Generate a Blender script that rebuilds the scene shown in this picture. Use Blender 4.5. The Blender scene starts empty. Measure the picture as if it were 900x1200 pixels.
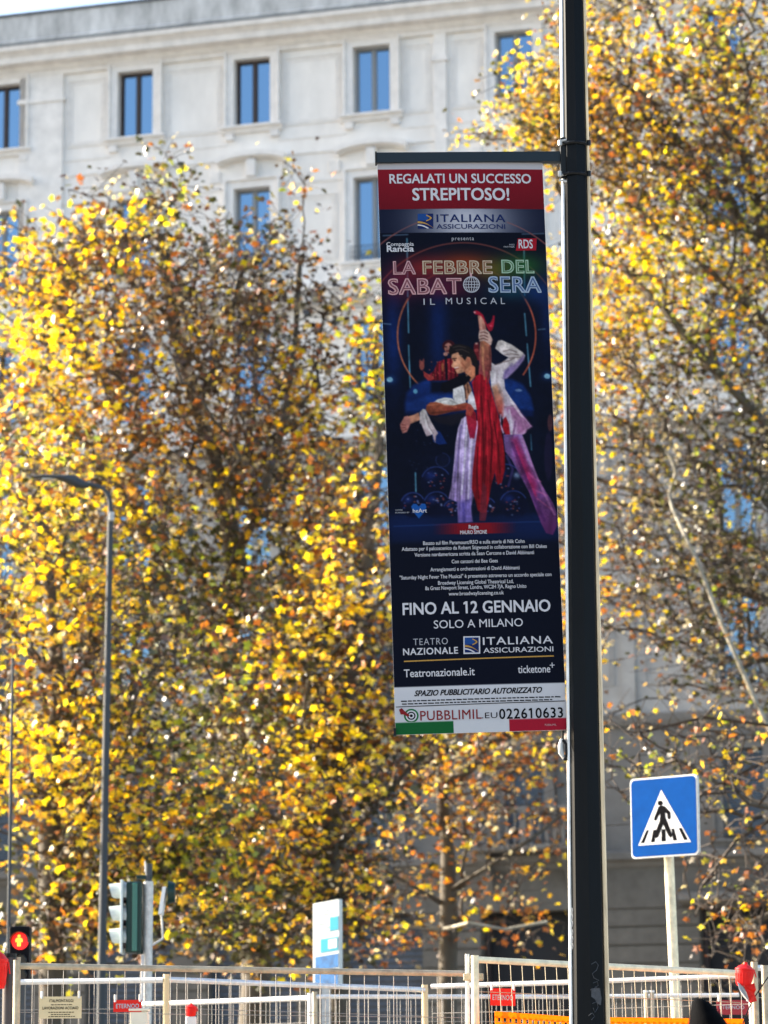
import bpy, bmesh, math, random
import numpy as np
from mathutils import Vector, Matrix

# ------------------------------------------------------------------ camera
SC = bpy.context.scene
COL = SC.collection
random.seed(7)
RNG = np.random.default_rng(7)
F = 3800.0                       # focal length in pixels of the 900x1200 photograph
PITCH = math.atan(720 / F)
ROLL = 0.0066
HC = 1.5                         # eye height
cam_d = bpy.data.cameras.new("camera")
cam = bpy.data.objects.new("camera", cam_d)
COL.objects.link(cam)
SC.camera = cam
cam_d.sensor_fit = 'VERTICAL'
cam_d.sensor_height = 24.0
cam_d.sensor_width = 18.0
cam_d.lens = F / 1200 * 24.0
cam_d.clip_start = 0.5
cam_d.clip_end = 6000
cam_d.dof.use_dof = True
cam_d.dof.focus_distance = 15.3
cam_d.dof.aperture_fstop = cam_d.lens / 23.5
cam.matrix_world = (Matrix.Translation((0, 0, HC)) @ Matrix.Rotation(math.pi / 2 + PITCH, 4, 'X')
                    @ Matrix.Rotation(-ROLL, 4, 'Z'))

# ------------------------------------------------------------------ sky, sun, exposure
SUN_AZ = math.radians(-71)       # to the left and a little ahead
SUN_EL = math.radians(25)
world = bpy.data.worlds.new("World")
SC.world = world
world.use_nodes = True
wn = world.node_tree
sky = wn.nodes.new('ShaderNodeTexSky')
sky.sky_type = 'NISHITA'
sky.sun_disc = False
sky.sun_elevation = SUN_EL
sky.sun_rotation = SUN_AZ
sky.air_density = 1.0
sky.dust_density = 2.2
sky.ozone_density = 0.7
wn.links.new(sky.outputs[0], wn.nodes['Background'].inputs[0])
wn.nodes['Background'].inputs[1].default_value = 0.118
sun_d = bpy.data.lights.new("sun", 'SUN')
sun_d.energy = 5.0
sun_d.angle = math.radians(0.53)
sun_d.color = (1.0, 0.90, 0.76)
sun = bpy.data.objects.new("sun", sun_d)
COL.objects.link(sun)
sun_vec = Vector((math.sin(SUN_AZ) * math.cos(SUN_EL), math.cos(SUN_AZ) * math.cos(SUN_EL), math.sin(SUN_EL)))
sun.rotation_euler = (-sun_vec).to_track_quat('-Z', 'Y').to_euler()
sun.location = sun_vec * 60
SC.view_settings.view_transform = 'Standard'
SC.view_settings.look = 'None'
SC.view_settings.gamma = 1
SC.view_settings.exposure = 1.92


# ------------------------------------------------------------------ pixel <-> world
def ray(px, py):
    x = (px - 450) / F
    y = -(py - 600) / F
    c, s = math.cos(ROLL), math.sin(ROLL)
    x, y = c * x + s * y, -s * x + c * y
    return Vector((x, math.cos(PITCH) - y * math.sin(PITCH), math.sin(PITCH) + y * math.cos(PITCH)))


def at(px, py, Y):
    d = ray(px, py)
    return Vector((0, 0, HC)) + d * (Y / d.y)


# ------------------------------------------------------------------ materials
def lin(c):
    return tuple(((v / 255) / 12.92 if v / 255 <= 0.04045 else ((v / 255 + 0.055) / 1.055) ** 2.4) for v in c)


MATS = {}


def mat(name, col, rough=0.6, metal=0.0, var=0.0, scale=8.0, bump=0.0, spec=0.5, coat=0.0, emit=None, col2=None, stretch=None):
    if name in MATS:
        return MATS[name]
    m = bpy.data.materials.new(name)
    m.use_nodes = True
    nt = m.node_tree
    b = nt.nodes['Principled BSDF']
    b.inputs['Base Color'].default_value = (*col, 1)
    b.inputs['Roughness'].default_value = rough
    b.inputs['Metallic'].default_value = metal
    b.inputs['Specular IOR Level'].default_value = spec
    b.inputs['Coat Weight'].default_value = coat
    if emit:
        b.inputs['Emission Color'].default_value = (*emit[0], 1)
        b.inputs['Emission Strength'].default_value = emit[1]
    if var > 0 or bump > 0:
        tc = nt.nodes.new('ShaderNodeTexCoord')
        mp = nt.nodes.new('ShaderNodeMapping')
        if stretch:
            mp.inputs['Scale'].default_value = stretch
        nt.links.new(tc.outputs['Object'], mp.inputs[0])
        nz = nt.nodes.new('ShaderNodeTexNoise')
        nz.inputs['Scale'].default_value = scale
        nz.inputs['Detail'].default_value = 6
        nz.inputs['Roughness'].default_value = 0.65
        nt.links.new(mp.outputs[0], nz.inputs['Vector'])
        if var > 0:
            r = nt.nodes.new('ShaderNodeValToRGB')
            r.color_ramp.elements[0].position = 0.32
            r.color_ramp.elements[1].position = 0.68
            c2 = col2 or tuple(v * (1 - var) for v in col)
            r.color_ramp.elements[0].color = (*c2, 1)
            r.color_ramp.elements[1].color = (*[min(1, v * (1 + var * 0.4)) for v in col], 1)
            nt.links.new(nz.outputs['Fac'], r.inputs[0])
            nt.links.new(r.outputs[0], b.inputs['Base Color'])
        if bump > 0:
            bp = nt.nodes.new('ShaderNodeBump')
            bp.inputs['Strength'].default_value = bump
            bp.inputs['Distance'].default_value = 0.02
            nt.links.new(nz.outputs['Fac'], bp.inputs['Height'])
            nt.links.new(bp.outputs[0], b.inputs['Normal'])
    MATS[name] = m
    return m


def attr_mat(name, rough=0.5, coat=0.0, translucent=0.0, spec=0.5, boost=1.0):
    m = bpy.data.materials.new(name)
    m.use_nodes = True
    nt = m.node_tree
    b = nt.nodes['Principled BSDF']
    a = nt.nodes.new('ShaderNodeAttribute')
    a.attribute_name = 'tint'
    nt.links.new(a.outputs['Color'], b.inputs['Base Color'])
    b.inputs['Roughness'].default_value = rough
    b.inputs['Coat Weight'].default_value = coat
    b.inputs['Specular IOR Level'].default_value = spec
    if translucent > 0:
        t = nt.nodes.new('ShaderNodeBsdfTranslucent')
        g = nt.nodes.new('ShaderNodeMix')
        g.data_type = 'RGBA'
        g.blend_type = 'MULTIPLY'
        g.inputs[0].default_value = 1.0
        nt.links.new(a.outputs['Color'], g.inputs[6])
        g.inputs[7].default_value = (boost, boost, boost * 0.7, 1)
        g.clamp_result = False
        nt.links.new(g.outputs[2], t.inputs['Color'])
        mx = nt.nodes.new('ShaderNodeMixShader')
        mx.inputs[0].default_value = translucent
        nt.links.new(b.outputs[0], mx.inputs[1])
        nt.links.new(t.outputs[0], mx.inputs[2])
        nt.links.new(mx.outputs[0], nt.nodes['Material Output'].inputs['Surface'])
    return m


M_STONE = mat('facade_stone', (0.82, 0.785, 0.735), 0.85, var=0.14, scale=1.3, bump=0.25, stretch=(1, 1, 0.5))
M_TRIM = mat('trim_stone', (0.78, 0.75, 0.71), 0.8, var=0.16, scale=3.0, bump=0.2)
M_BASE = mat('base_stone', (0.125, 0.113, 0.096), 0.85, var=0.25, scale=2.5, bump=0.3)  # base stone, its tone darkened to carry the street shade as well
M_MID = mat('shade_toned_middle_stone', (0.38, 0.362, 0.335), 0.85, var=0.2, scale=1.8, bump=0.25)  # facade stone again, darkened: shade on the middle storeys is in the colour
M_LOW = mat('shade_toned_lower_stone', (0.175, 0.163, 0.147), 0.85, var=0.22, scale=1.8, bump=0.25)  # darker still: shade low in the street painted into the stone
M_GUTTER = mat('weathered_cornice_stone', (0.56, 0.565, 0.555), 0.9, var=0.4, scale=1.1, bump=0.2, stretch=(1.6, 1, 0.6), col2=(0.30, 0.305, 0.30))
M_LEAD = mat('lead_capping', (0.12, 0.15, 0.19), 0.5, 0.3, var=0.3)
M_BROWNFR = mat('dark_window_frame', (0.035, 0.022, 0.022), 0.5)
M_GREYFR = mat('grey_window_frame', (0.22, 0.24, 0.26), 0.5)
M_GLASS = mat('window_glass', (0.16, 0.26, 0.37), 0.06, 1.0)
M_IRON = mat('wrought_iron', (0.10, 0.12, 0.14), 0.5, 0.5)
M_SHUT = mat('shutter_paint', (0.10, 0.125, 0.15), 0.6, var=0.2)
M_ROLL = mat('roller_shutter_metal', (0.07, 0.08, 0.095), 0.5, 0.2, var=0.25)
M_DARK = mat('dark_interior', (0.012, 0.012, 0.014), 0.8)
M_BARK = mat('plane_bark', (0.065, 0.050, 0.036), 0.85, var=0.5, scale=6, bump=0.6, stretch=(1, 1, 0.4), col2=(0.095, 0.08, 0.055))
M_BARKSUN = mat('sunlit_plane_bark', (0.42, 0.38, 0.29), 0.75, var=0.5, scale=5, bump=0.4)  # paler bark copy: sunlight and broken shadow painted into the limb colour
M_TWIG = mat('twig_bark', (0.075, 0.055, 0.04), 0.8, var=0.3)
M_LEAF = attr_mat('leaf', rough=0.40, translucent=0.34, spec=0.95, boost=1.6)
M_PRINT = attr_mat('banner_print', rough=0.5, spec=0.05)
M_POLE = mat('dark_pole_paint', (0.0022, 0.0036, 0.0055), 0.42, 0.0, var=0.5, scale=5, bump=0.05, spec=0.10, stretch=(1, 1, .2))
M_BAR = mat('arm_bar_paint', (0.010, 0.018, 0.026), 0.4, spec=.2)
M_BLACK = mat('black_plastic', (0.005, 0.006, 0.007), 0.4, spec=.2)
M_GALV = mat('galvanised_steel', (0.52, 0.52, 0.50), 0.45, 0.35, var=0.3, scale=25)
M_TAN = mat('weathered_galvanised_steel', (0.46, 0.39, 0.27), 0.55, 0.3, var=0.35, scale=18)
M_WHITE = mat('white_sign_film', (0.44, 0.445, 0.45), 0.5, spec=.2)
M_SIGNBLUE = mat('sign_blue_film', (0.0005, 0.050, 0.22), 0.5, spec=.03, var=0.12, scale=9)
M_INK = mat('black_ink', (0.003, 0.003, 0.004), 0.6, spec=.02)
M_GREEN = mat('signal_green_paint', (0.004, 0.026, 0.022), 0.35, spec=.3)
M_CREAM = mat('cream_board', (0.66, 0.52, 0.29), 0.6, var=0.08)
M_RED = mat('red_plastic', (0.72, 0.008, 0.006), 0.4, var=0.2, spec=.25)
M_REDSIGN = mat('red_sign_film', (0.66, 0.018, 0.010), 0.5, spec=.2)
M_ORANGE = mat('orange_net_plastic', (0.95, 0.34, 0.0), 0.5, spec=.1)
nt_ = M_ORANGE.node_tree
tr_ = nt_.nodes.new('ShaderNodeBsdfTranslucent')
tr_.inputs[0].default_value = (1.0, .40, .0, 1)
mx_ = nt_.nodes.new('ShaderNodeMixShader')
mx_.inputs[0].default_value = .5
nt_.links.new(nt_.nodes['Principled BSDF'].outputs[0], mx_.inputs[1])
nt_.links.new(tr_.outputs[0], mx_.inputs[2])
nt_.links.new(mx_.outputs[0], nt_.nodes['Material Output'].inputs[0])
M_CONC = mat('concrete', (0.33, 0.32, 0.30), 0.9, var=0.25, scale=7, bump=0.3)
M_ASPH = mat('asphalt', (0.05, 0.05, 0.052), 0.9, var=0.3, scale=12, bump=0.3)
M_PAVE = mat('paving', (0.26, 0.25, 0.235), 0.9, var=0.25, scale=4, bump=0.2)
M_PAINT = mat('road_paint', (0.7, 0.7, 0.68), 0.7)
M_LAMP = mat('street_lamp_paint', (0.05, 0.056, 0.06), 0.6, spec=.3)
M_LENS = mat('dark_lens', (0.02, 0.01, 0.012), 0.15)
M_LIT = mat('lit_red_figure', (0.9, 0.1, 0.02), 0.4, emit=((1.0, 0.19, 0.015), 1.7))
M_LITRING = mat('lit_red_lens', (0.5, 0.01, 0.01), 0.3, emit=((1.0, 0.01, 0.005), 0.30))
M_CYAN = mat('cyan_print', (0.02, 0.34, 0.44), 0.5)
M_BLUEPR = mat('blue_print', (0.03, 0.18, 0.45), 0.5, var=0.5, scale=14, col2=(0.03, 0.09, 0.2))
M_PALE = mat('pale_poster', (0.58, 0.60, 0.56), 0.5)
M_CLOTH = mat('black_jacket_cloth', (0.003, 0.003, 0.0035), 0.8, var=0.3, scale=40, bump=0.2, spec=.02)
M_SKIN = mat('skin', (0.45, 0.27, 0.19), 0.55)
M_TROUS = mat('dark_trousers', (0.02, 0.022, 0.03), 0.8)
M_STICKER = mat('torn_grey_sticker', (0.045, 0.048, 0.055), 0.7, var=0.5, scale=60)
M_SCRIB = mat('grey_marker_ink', (0.04, 0.046, 0.055), 0.5)


# ------------------------------------------------------------------ builders
def props(o, label=None, cat=None, group=None, kind=None):
    if label: o['label'] = label
    if cat: o['category'] = cat
    if group: o['group'] = group
    if kind: o['kind'] = kind
    return o


WL = {}


def thing(name, loc, label, cat, group=None, rz=0.0):
    o = bpy.data.objects.new(name, None)
    o.empty_display_size = 0.2
    COL.objects.link(o)
    o.location = loc
    o.rotation_euler = (0, 0, rz)
    WL[o.name] = Vector(loc)
    return props(o, label, cat, group)


class MB:
    def __init__(self):
        self.v = []
        self.f = []

    def add(self, vs, fs):
        n = len(self.v)
        self.v += [tuple(p) for p in vs]
        self.f += [tuple(i + n for i in f) for f in fs]
        return self

    def box(self, x0, x1, y0, y1, z0, z1):
        vs = [(x0, y0, z0), (x1, y0, z0), (x1, y1, z0), (x0, y1, z0), (x0, y0, z1), (x1, y0, z1), (x1, y1, z1), (x0, y1, z1)]
        return self.add(vs, [(0, 3, 2, 1), (4, 5, 6, 7), (0, 1, 5, 4), (1, 2, 6, 5), (2, 3, 7, 6), (3, 0, 4, 7)])

    def tube(self, pts, rad, n=8, cap=True, phase=0.0):
        pts = [Vector(p) for p in pts]
        if not hasattr(rad, '__len__'): rad = [rad] * len(pts)
        base = len(self.v)
        up = None
        for i, p in enumerate(pts):
            t = (pts[min(i + 1, len(pts) - 1)] - pts[max(i - 1, 0)]).normalized()
            if up is None:
                ref = Vector((1, 0, 0)) if abs(t.x) < 0.8 else Vector((0, 1, 0))
                up = (ref - t * ref.dot(t)).normalized()
            else:
                up = (up - t * up.dot(t)).normalized()
            w = t.cross(up)
            for k in range(n):
                a = phase + 2 * math.pi * k / n
                self.v.append(tuple(p + (up * math.cos(a) + w * math.sin(a)) * rad[i]))
        for i in range(len(pts) - 1):
            for k in range(n):
                a = base + i * n + k
                b = base + i * n + (k + 1) % n
                self.f.append((a, b, b + n, a + n))
        if cap:
            self.f.append(tuple(base + k for k in reversed(range(n))))
            e = base + (len(pts) - 1) * n
            self.f.append(tuple(e + k for k in range(n)))
        return self

    def slab(self, poly, o, ax, ay, n, d0, d1):
        """extrude 2-D polygon given in axes ax, ay at o from d0 to d1 along n"""
        o, ax, ay, n = Vector(o), Vector(ax), Vector(ay), Vector(n)
        k = len(poly)
        vs = [o + ax * p[0] + ay * p[1] + n * d0 for p in poly] + [o + ax * p[0] + ay * p[1] + n * d1 for p in poly]
        fs = [tuple(range(k)), tuple(reversed(range(k, 2 * k)))]
        for i in range(k):
            j = (i + 1) % k
            fs.append((i, i + k, j + k, j))
        return self.add(vs, fs)

    def sweep(self, prof, x0, x1):
        """profile [(out, z)] swept along local x; out is towards -y. closed at the wall (y=0)"""
        k = len(prof)
        vs = [(x0, -p[0], p[1]) for p in prof] + [(x1, -p[0], p[1]) for p in prof]
        fs = [(i, i + 1, i + 1 + k, i + k) for i in range(k - 1)]
        fs += [tuple(reversed(range(k))), tuple(range(k, 2 * k))]
        return self.add(vs, fs)

    def build(self, name, m, parent=None, local=False, smooth=False, kind=None, label=None, bevel=0.0, recalc=True):
        me = bpy.data.meshes.new(name)
        off = Vector((0, 0, 0))
        if parent is not None and not local:
            p = parent
            while p is not None:
                off = off + WL.get(p.name, Vector((0, 0, 0))) if p.parent is None else off
                p = p.parent
        me.from_pydata([tuple(Vector(q) - off) for q in self.v], [], self.f)
        if recalc:
            bm = bmesh.new()
            bm.from_mesh(me)
            bmesh.ops.recalc_face_normals(bm, faces=bm.faces)
            if bevel > 0:
                bmesh.ops.remove_doubles(bm, verts=bm.verts, dist=1e-6)
                es = [e for e in bm.edges if len(e.link_faces) == 2 and e.calc_face_angle(0) > 0.6]
                bmesh.ops.bevel(bm, geom=es, offset=bevel, segments=2, affect='EDGES', profile=0.5)
            bm.to_mesh(me)
            bm.free()
        me.materials.append(m)
        if smooth:
            me.polygons.foreach_set('use_smooth', [True] * len(me.polygons))
            me.set_sharp_from_angle(angle=0.7)
        o = bpy.data.objects.new(name, me)
        COL.objects.link(o)
        o.parent = parent
        if kind: o['kind'] = kind
        if label: o['label'] = label
        return o


def link_copy(o, parent=None):
    c = o.copy()
    COL.objects.link(c)
    c.parent = parent
    for ch in list(o.children):
        link_copy(ch, c)
    return c


# ------------------------------------------------------------------ ground
MB().box(-3000, 3000, -3000, 3000, -1.0, -0.02).build('ground', mat('earth', (0.16, 0.15, 0.13), 0.95, var=0.3, scale=0.5), None)['kind'] = 'structure'
MB().add([(-300, 24, 0), (300, 24, 0), (300, 62, 0), (-300, 62, 0)], [(0, 1, 2, 3)]).build('road', M_ASPH)['kind'] = 'structure'
MB().box(-300, 300, -30, 23.7, -0.015, 0.12).build('pavement', M_PAVE)['kind'] = 'structure'
MB().box(-300, 300, 23.7, 23.98, -0.015, 0.125).build('kerb', M_CONC, bevel=0.01)['kind'] = 'structure'
for k in range(9):
    mk = MB().add([(-60 + k * 14, 42.9, 0.004), (-54 + k * 14, 42.9, 0.004), (-54 + k * 14, 43.05, 0.004), (-60 + k * 14, 43.05, 0.004)], [(0, 1, 2, 3)])
    props(mk.build('road_marking', M_PAINT), kind='structure')

# ------------------------------------------------------------------ apartment building
FA = math.radians(17)
FD = 80.0
bld = thing('apartment_building', (0, FD, 0), 'pale stone apartment building with tall windows behind the autumn trees', 'building', rz=-FA)
U0, U1 = -24.0, 26.0
COLS = [-20.1, -16.85, -13.8, -10.55, -6.76, -3.5, -0.24, 3.55, 8.95, 12.3, 15.6, 18.9, 22.2]
ROWS = [(27.12, 28.92), (23.2, 25.42), (19.4, 21.68), (15.5, 17.9), (11.9, 14.1), (8.2, 10.35)]
TH = 0.45
GW = 1.15          # ground opening half width
edges = []
for c in COLS:
    edges.append((c - 0.5, c + 0.5))
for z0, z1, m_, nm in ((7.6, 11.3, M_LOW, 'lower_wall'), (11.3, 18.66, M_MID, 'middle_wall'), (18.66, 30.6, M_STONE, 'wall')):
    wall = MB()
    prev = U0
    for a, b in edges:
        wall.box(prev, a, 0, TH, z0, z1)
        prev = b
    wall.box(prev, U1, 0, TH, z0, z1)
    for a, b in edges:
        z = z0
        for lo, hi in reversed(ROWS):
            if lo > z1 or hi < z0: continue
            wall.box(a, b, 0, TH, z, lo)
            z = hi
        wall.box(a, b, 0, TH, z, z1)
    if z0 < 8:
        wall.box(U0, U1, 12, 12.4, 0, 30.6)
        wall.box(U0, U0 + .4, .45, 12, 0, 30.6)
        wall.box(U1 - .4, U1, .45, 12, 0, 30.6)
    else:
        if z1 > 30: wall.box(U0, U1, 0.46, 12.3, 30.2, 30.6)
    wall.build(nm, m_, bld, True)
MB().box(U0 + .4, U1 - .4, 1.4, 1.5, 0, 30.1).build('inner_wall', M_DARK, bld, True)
# ground floor of rusticated blocks
proto_blocks = {}
prev = U0
g_edges = [(c - GW, c + GW) for c in COLS]
CH = 0.44


def stone_row(a, b, z0, z1, first):
    n = max(1, round((b - a) / 2.6))
    w = (b - a) / n
    cuts = [a + w * i for i in range(n + 1)]
    for i in range(n):
        key = (round(w, 3), round(z1 - z0, 3))
        if key not in proto_blocks:
            mb = MB().box(0.0, w - 0.0, 0.03, 0.5, 0, z1 - z0)
            mb.box(0.012, w - 0.012, -0.035, 0.031, 0.025, z1 - z0 - 0.025)
            proto_blocks[key] = mb.build('stone_block', M_BASE, bld, True)
            o = proto_blocks[key]
        else:
            o = proto_blocks[key].copy()
            COL.objects.link(o)
            o.parent = bld
        o.location = (cuts[i], 0, z0)


for a, b in g_edges + [(U1, U1)]:
    if prev > -15 and prev < 14:
        for k in range(15):
            stone_row(prev, a, k * CH, (k + 1) * CH, True)
    else:
        MB().box(prev, a, -0.02, 0.5, 0, 6.6).build('pier', M_BASE, bld, True)
    prev = b
MB().box(U0, U1, -0.05, 0.5, 6.6, 7.6).build('frieze', M_BASE, bld, True, bevel=0.01)
MB().sweep([(0, 7.55), (.10, 7.6), (.16, 7.7), (.32, 7.76), (.34, 7.92), (0, 8.0)], U0, U1).build('string_course', M_LOW, bld, True)
# roller shutters with slats in the ground openings
ro = MB()
for k in range(44):
    ro.add([(-GW, 0.30, k * 0.15), (GW, 0.30, k * 0.15), (GW, 0.27, k * 0.15 + 0.07), (-GW, 0.27, k * 0.15 + 0.07), (-GW, 0.30, k * .15 + .15), (GW, 0.30, k * .15 + .15)],
           [(0, 1, 2, 3), (3, 2, 5, 4)])
for i, c in enumerate(COLS):
    if i in (7, 8):
        o = MB().box(c - GW, c + GW, 0.5, 0.55, 0, 6.6).build('doorway', M_DARK, bld, True)
        MB().box(c - GW + .03, c - GW + .13, 0.3, 0.4, 0, 6.5).build('door_frame', M_BROWNFR, o, True)
        MB().box(c + GW - .13, c + GW - .03, 0.3, 0.4, 0, 6.5).build('door_frame', M_BROWNFR, o, True)
        MB().box(c - GW + .13, c + GW - .13, 0.3, 0.38, 3.2, 3.35).build('door_transom', M_BROWNFR, o, True)
    elif i == 0:
        ro0 = ro.build('roller_shutter', M_ROLL, bld, True, recalc=False)
        ro0.location = (c, 0, 0)
    else:
        o = ro0.copy(); COL.objects.link(o); o.parent = bld; o.location = (c, 0, 0)


def make_window(h, style, M_TRIM=M_TRIM):
    """origin at centre of the sill line; frame mesh with sub-parts"""
    fm = M_GREYFR if style in ('grey', 'arched_grey') else M_BROWNFR
    y0, y1 = 0.16, 0.24
    t = 0.065
    fr = MB().box(-.5, -.5 + t, y0, y1, 0, h).box(.5 - t, .5, y0, y1, 0, h).box(-.5 + t, .5 - t, y0, y1, h - t, h).box(-.5 + t, .5 - t, y0, y1, 0, t)
    w = fr.build('window', fm, bld, True)
    MB().box(-.045, .045, y0 - .02, y1 - .004, t, h - t).build('mullion', fm, w, True)
    for s in (-1, 1):
        a, b = (-.5 + t, -.045) if s < 0 else (.045, .5 - t)
        MB().box(a, b, .20, .215, t, h - t).build('pane', M_GLASS, w, True)
        fr2 = MB().box(a, a + .03, .185, .20, t, h - t).box(b - .03, b, .185, .20, t, h - t)
        fr2.build('casement', fm, w, True)
    # stone surround, with a second outer fillet
    su = MB()
    for (o_, w_, d_) in ((0.0, 0.20, 0.09), (0.20, 0.06, 0.15)):
        a = .5 + o_
        b = a + w_
        su.box(-b, -a, -d_, 0.02, -0.02, h + a - .5 + w_).box(a, b, -d_, 0.02, -0.02, h + a - .5 + w_)
        su.box(-a, a, -d_, 0.02, h + a - .5, h + a - .5 + w_)
    su.build('surround', M_TRIM, w, True)
    sill = MB().sweep([(0, -.22), (.09, -.2), (.12, -.1), (.2, -.08), (.2, -.02), (0, 0.0)], -.84, .84)
    sill.build('sill', M_TRIM, w, True)
    for s in (-.62, .62):
        MB().box(s - .12, s + .12, -.11, 0.01, -.38, -.21).build('sill_bracket', M_TRIM, w, True, bevel=.012)
    if style.startswith('arched'):
        # segmental hood
        pts_o, pts_i = [], []
        for k in range(13):
            x = -.98 + 1.96 * k / 12
            z = h + .52 + .30 * math.sqrt(max(0, 1 - (x / 1.12) ** 2))
            pts_o.append((x, z + .14)); pts_i.append((x * .96, z))
        MB().slab(pts_o + pts_i[::-1], (0, 0, 0), (1, 0, 0), (0, 0, 1), (0, 1, 0), -.26, 0.01).build('hood', M_TRIM, w, True)
        pts_p = [(x * .97, z - .05) for x, z in pts_i]
        MB().slab(pts_i + pts_p[::-1], (0, 0, 0), (1, 0, 0), (0, 0, 1), (0, 1, 0), -.16, 0.01).build('hood_moulding', M_TRIM, w, True)
        MB().box(-.13, .13, -.2, .01, h + .27, h + .74).build('keystone', M_TRIM, w, True, bevel=.02)
        # iron guard rail
        g = MB().tube([(-.55, -.2, .36), (.55, -.2, .36)], .014, 6).tube([(-.55, -.2, .08), (.55, -.2, .08)], .014, 6)
        for k in range(12):
            x = -.55 + k * .1
            g.tube([(x, -.2, .0), (x, -.2, .36)], .009, 4)
        for k in range(11):
            x = -.5 + k * .1
            g.tube([(x + .035 * math.cos(a), -.2, .22 + .06 * math.sin(a)) for a in [j * math.pi / 3 for j in range(7)]], .006, 4, cap=False)
        g.build('guard_rail', M_IRON, w, True)
    else:
        MB().sweep([(0, h + .25), (.05, h + .25), (.10, h + .29), (.13, h + .33), (0, h + .34)], -.86, .86).build('lintel_moulding', M_TRIM, w, True)
    return w


def make_shuttered(h, mt):
    w = make_window(h, 'brown', mt)
    for s in (-1, 1):
        sh = MB()
        a, b = (-.49, -.01) if s < 0 else (.01, .49)
        sh.box(a, a + .05, .06, .1, .02, h - .02).box(b - .05, b, .06, .1, .02, h - .02)
        for k in range(int((h - .1) / .065)):
            z = .05 + k * .065
            sh.add([(a + .05, .065, z), (b - .05, .065, z), (b - .05, .095, z + .055), (a + .05, .095, z + .055)], [(0, 1, 2, 3)])
        sh.build('shutter', M_SHUT, w, True, recalc=False)
    return w


protos = {}
for ri, (lo, hi) in enumerate(ROWS):
    for ci, c in enumerate(COLS):
        style = 'brown' if ri == 0 else 'arched'
        if ri == 0 and c in (-0.24, 3.55): style = 'grey'
        if ri == 1: style = 'arched_grey'
        if ri == 3: style = 'grey'
        if ri == 5 or (ri == 4 and ci % 3 == 0): style = 'shut'
        mt = M_TRIM if ri < 3 else (M_MID if ri < 5 else M_LOW)
        key = (style, round(hi - lo, 2), mt.name)
        if key not in protos:
            w = make_shuttered(hi - lo, mt) if style == 'shut' else make_window(hi - lo, style, mt)
            protos[key] = w
            w.location = (c, 0, lo)
        else:
            w = link_copy(protos[key], bld)
            w.location = (c, 0, lo)


# wall panels with a raised fillet
def panel(u0, u1, z0, z1):
    t = 0.045
    p = MB()
    for g, d in ((0, .03), (.085, .016)):
        a, b, e, f = u0 + g, u1 - g, z0 + g, z1 - g
        p.box(a, a + t, -d, .01, e, f).box(b - t, b, -d, .01, e, f).box(a + t, b - t, -d, .01, e, e + t).box(a + t, b - t, -d, .01, f - t, f)
    return p


cc = COLS
for i in range(len(cc) - 1):
    gap0, gap1 = cc[i] + .5, cc[i + 1] - .5
    pil = {3: -9.43, 6: 1.60, 7: 6.2, 10: 17.2}.get(i)
    spans = [(gap0 + .36, gap1 - .36)]
    if pil is not None:
        hw = .62 if i == 3 else .16
        spans = [(gap0 + .36, pil - hw - .12), (pil + hw + .12, gap1 - .36)]
        pl = MB().box(pil - hw, pil + hw, -.09, .01, 23.0, 29.08)
        pl.build('pilaster', M_TRIM, bld, True)
        MB().box(pil - hw, pil + hw, -.07, .01, 11.32, 18.3).build('pilaster', M_MID, bld, True)
        MB().box(pil - hw - .05, pil + hw + .05, -.13, .01, 28.3, 28.42).build('pilaster_capital', M_TRIM, bld, True)
    for s in spans:
        if s[1] - s[0] < .4: continue
        panel(s[0], s[1], 27.0, 28.85).build('wall_panel', M_TRIM, bld, True)
        panel(s[0] + .12, s[1] - .12, 23.35, 25.1).build('wall_panel', M_TRIM, bld, True)
        MB().box(s[0] - .1, s[1] + .1, -.028, .01, 25.42, 25.5).build('panel_band', M_TRIM, bld, True)
        MB().box(s[1] - .32, s[1] - .02, -.05, .01, 25.62, 25.95).build('rosette', M_TRIM, bld, True, bevel=.02)
        if i < 9:
            panel(s[0] + .1, s[1] - .1, 15.7, 17.9).build('wall_panel', M_MID, bld, True)
            panel(s[0] + .1, s[1] - .1, 12.0, 14.2).build('wall_panel', M_MID, bld, True)
        MB().box(s[0] - .15, s[1] + .15, -.02, .01, 26.62, 26.68).build('panel_band', M_TRIM, bld, True)
# second band cornice with dentils
MB().sweep([(0, 21.95), (.06, 21.97), (.08, 22.06), (.16, 22.08), (.18, 22.2), (.36, 22.26), (.40, 22.42), (.46, 22.45), (.48, 22.58), (0.02, 22.66)], U0, U1).build('band_cornice', M_TRIM, bld, True)
MB().box(U0, U1, -.07, .01, 22.67, 22.98).build('plinth_band', M_TRIM, bld, True)
MB().box(U0, U1, -.04, .01, 26.2, 26.26).build('string_line', M_TRIM, bld, True)
MB().sweep([(0, 18.3), (.12, 18.34), (.2, 18.42), (.22, 18.6), (0, 18.66)], U0, U1).build('band_cornice', M_MID, bld, True)
MB().sweep([(0, 10.95), (.1, 10.98), (.16, 11.1), (.18, 11.25), (0, 11.3)], U0, U1).build('band_cornice', M_LOW, bld, True)
dn = None
k = 0
u = -13.0
while u < 14 and k < 60:
    if dn is None:
        dn = MB().box(0, .2, -.42, -.16, 22.08, 22.24).build('dentil', M_TRIM, bld, True)
        o = dn
    else:
        o = dn.copy(); COL.objects.link(o); o.parent = bld
    o.location = (u, 0, 0)
    u += .46
    k += 1
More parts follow.
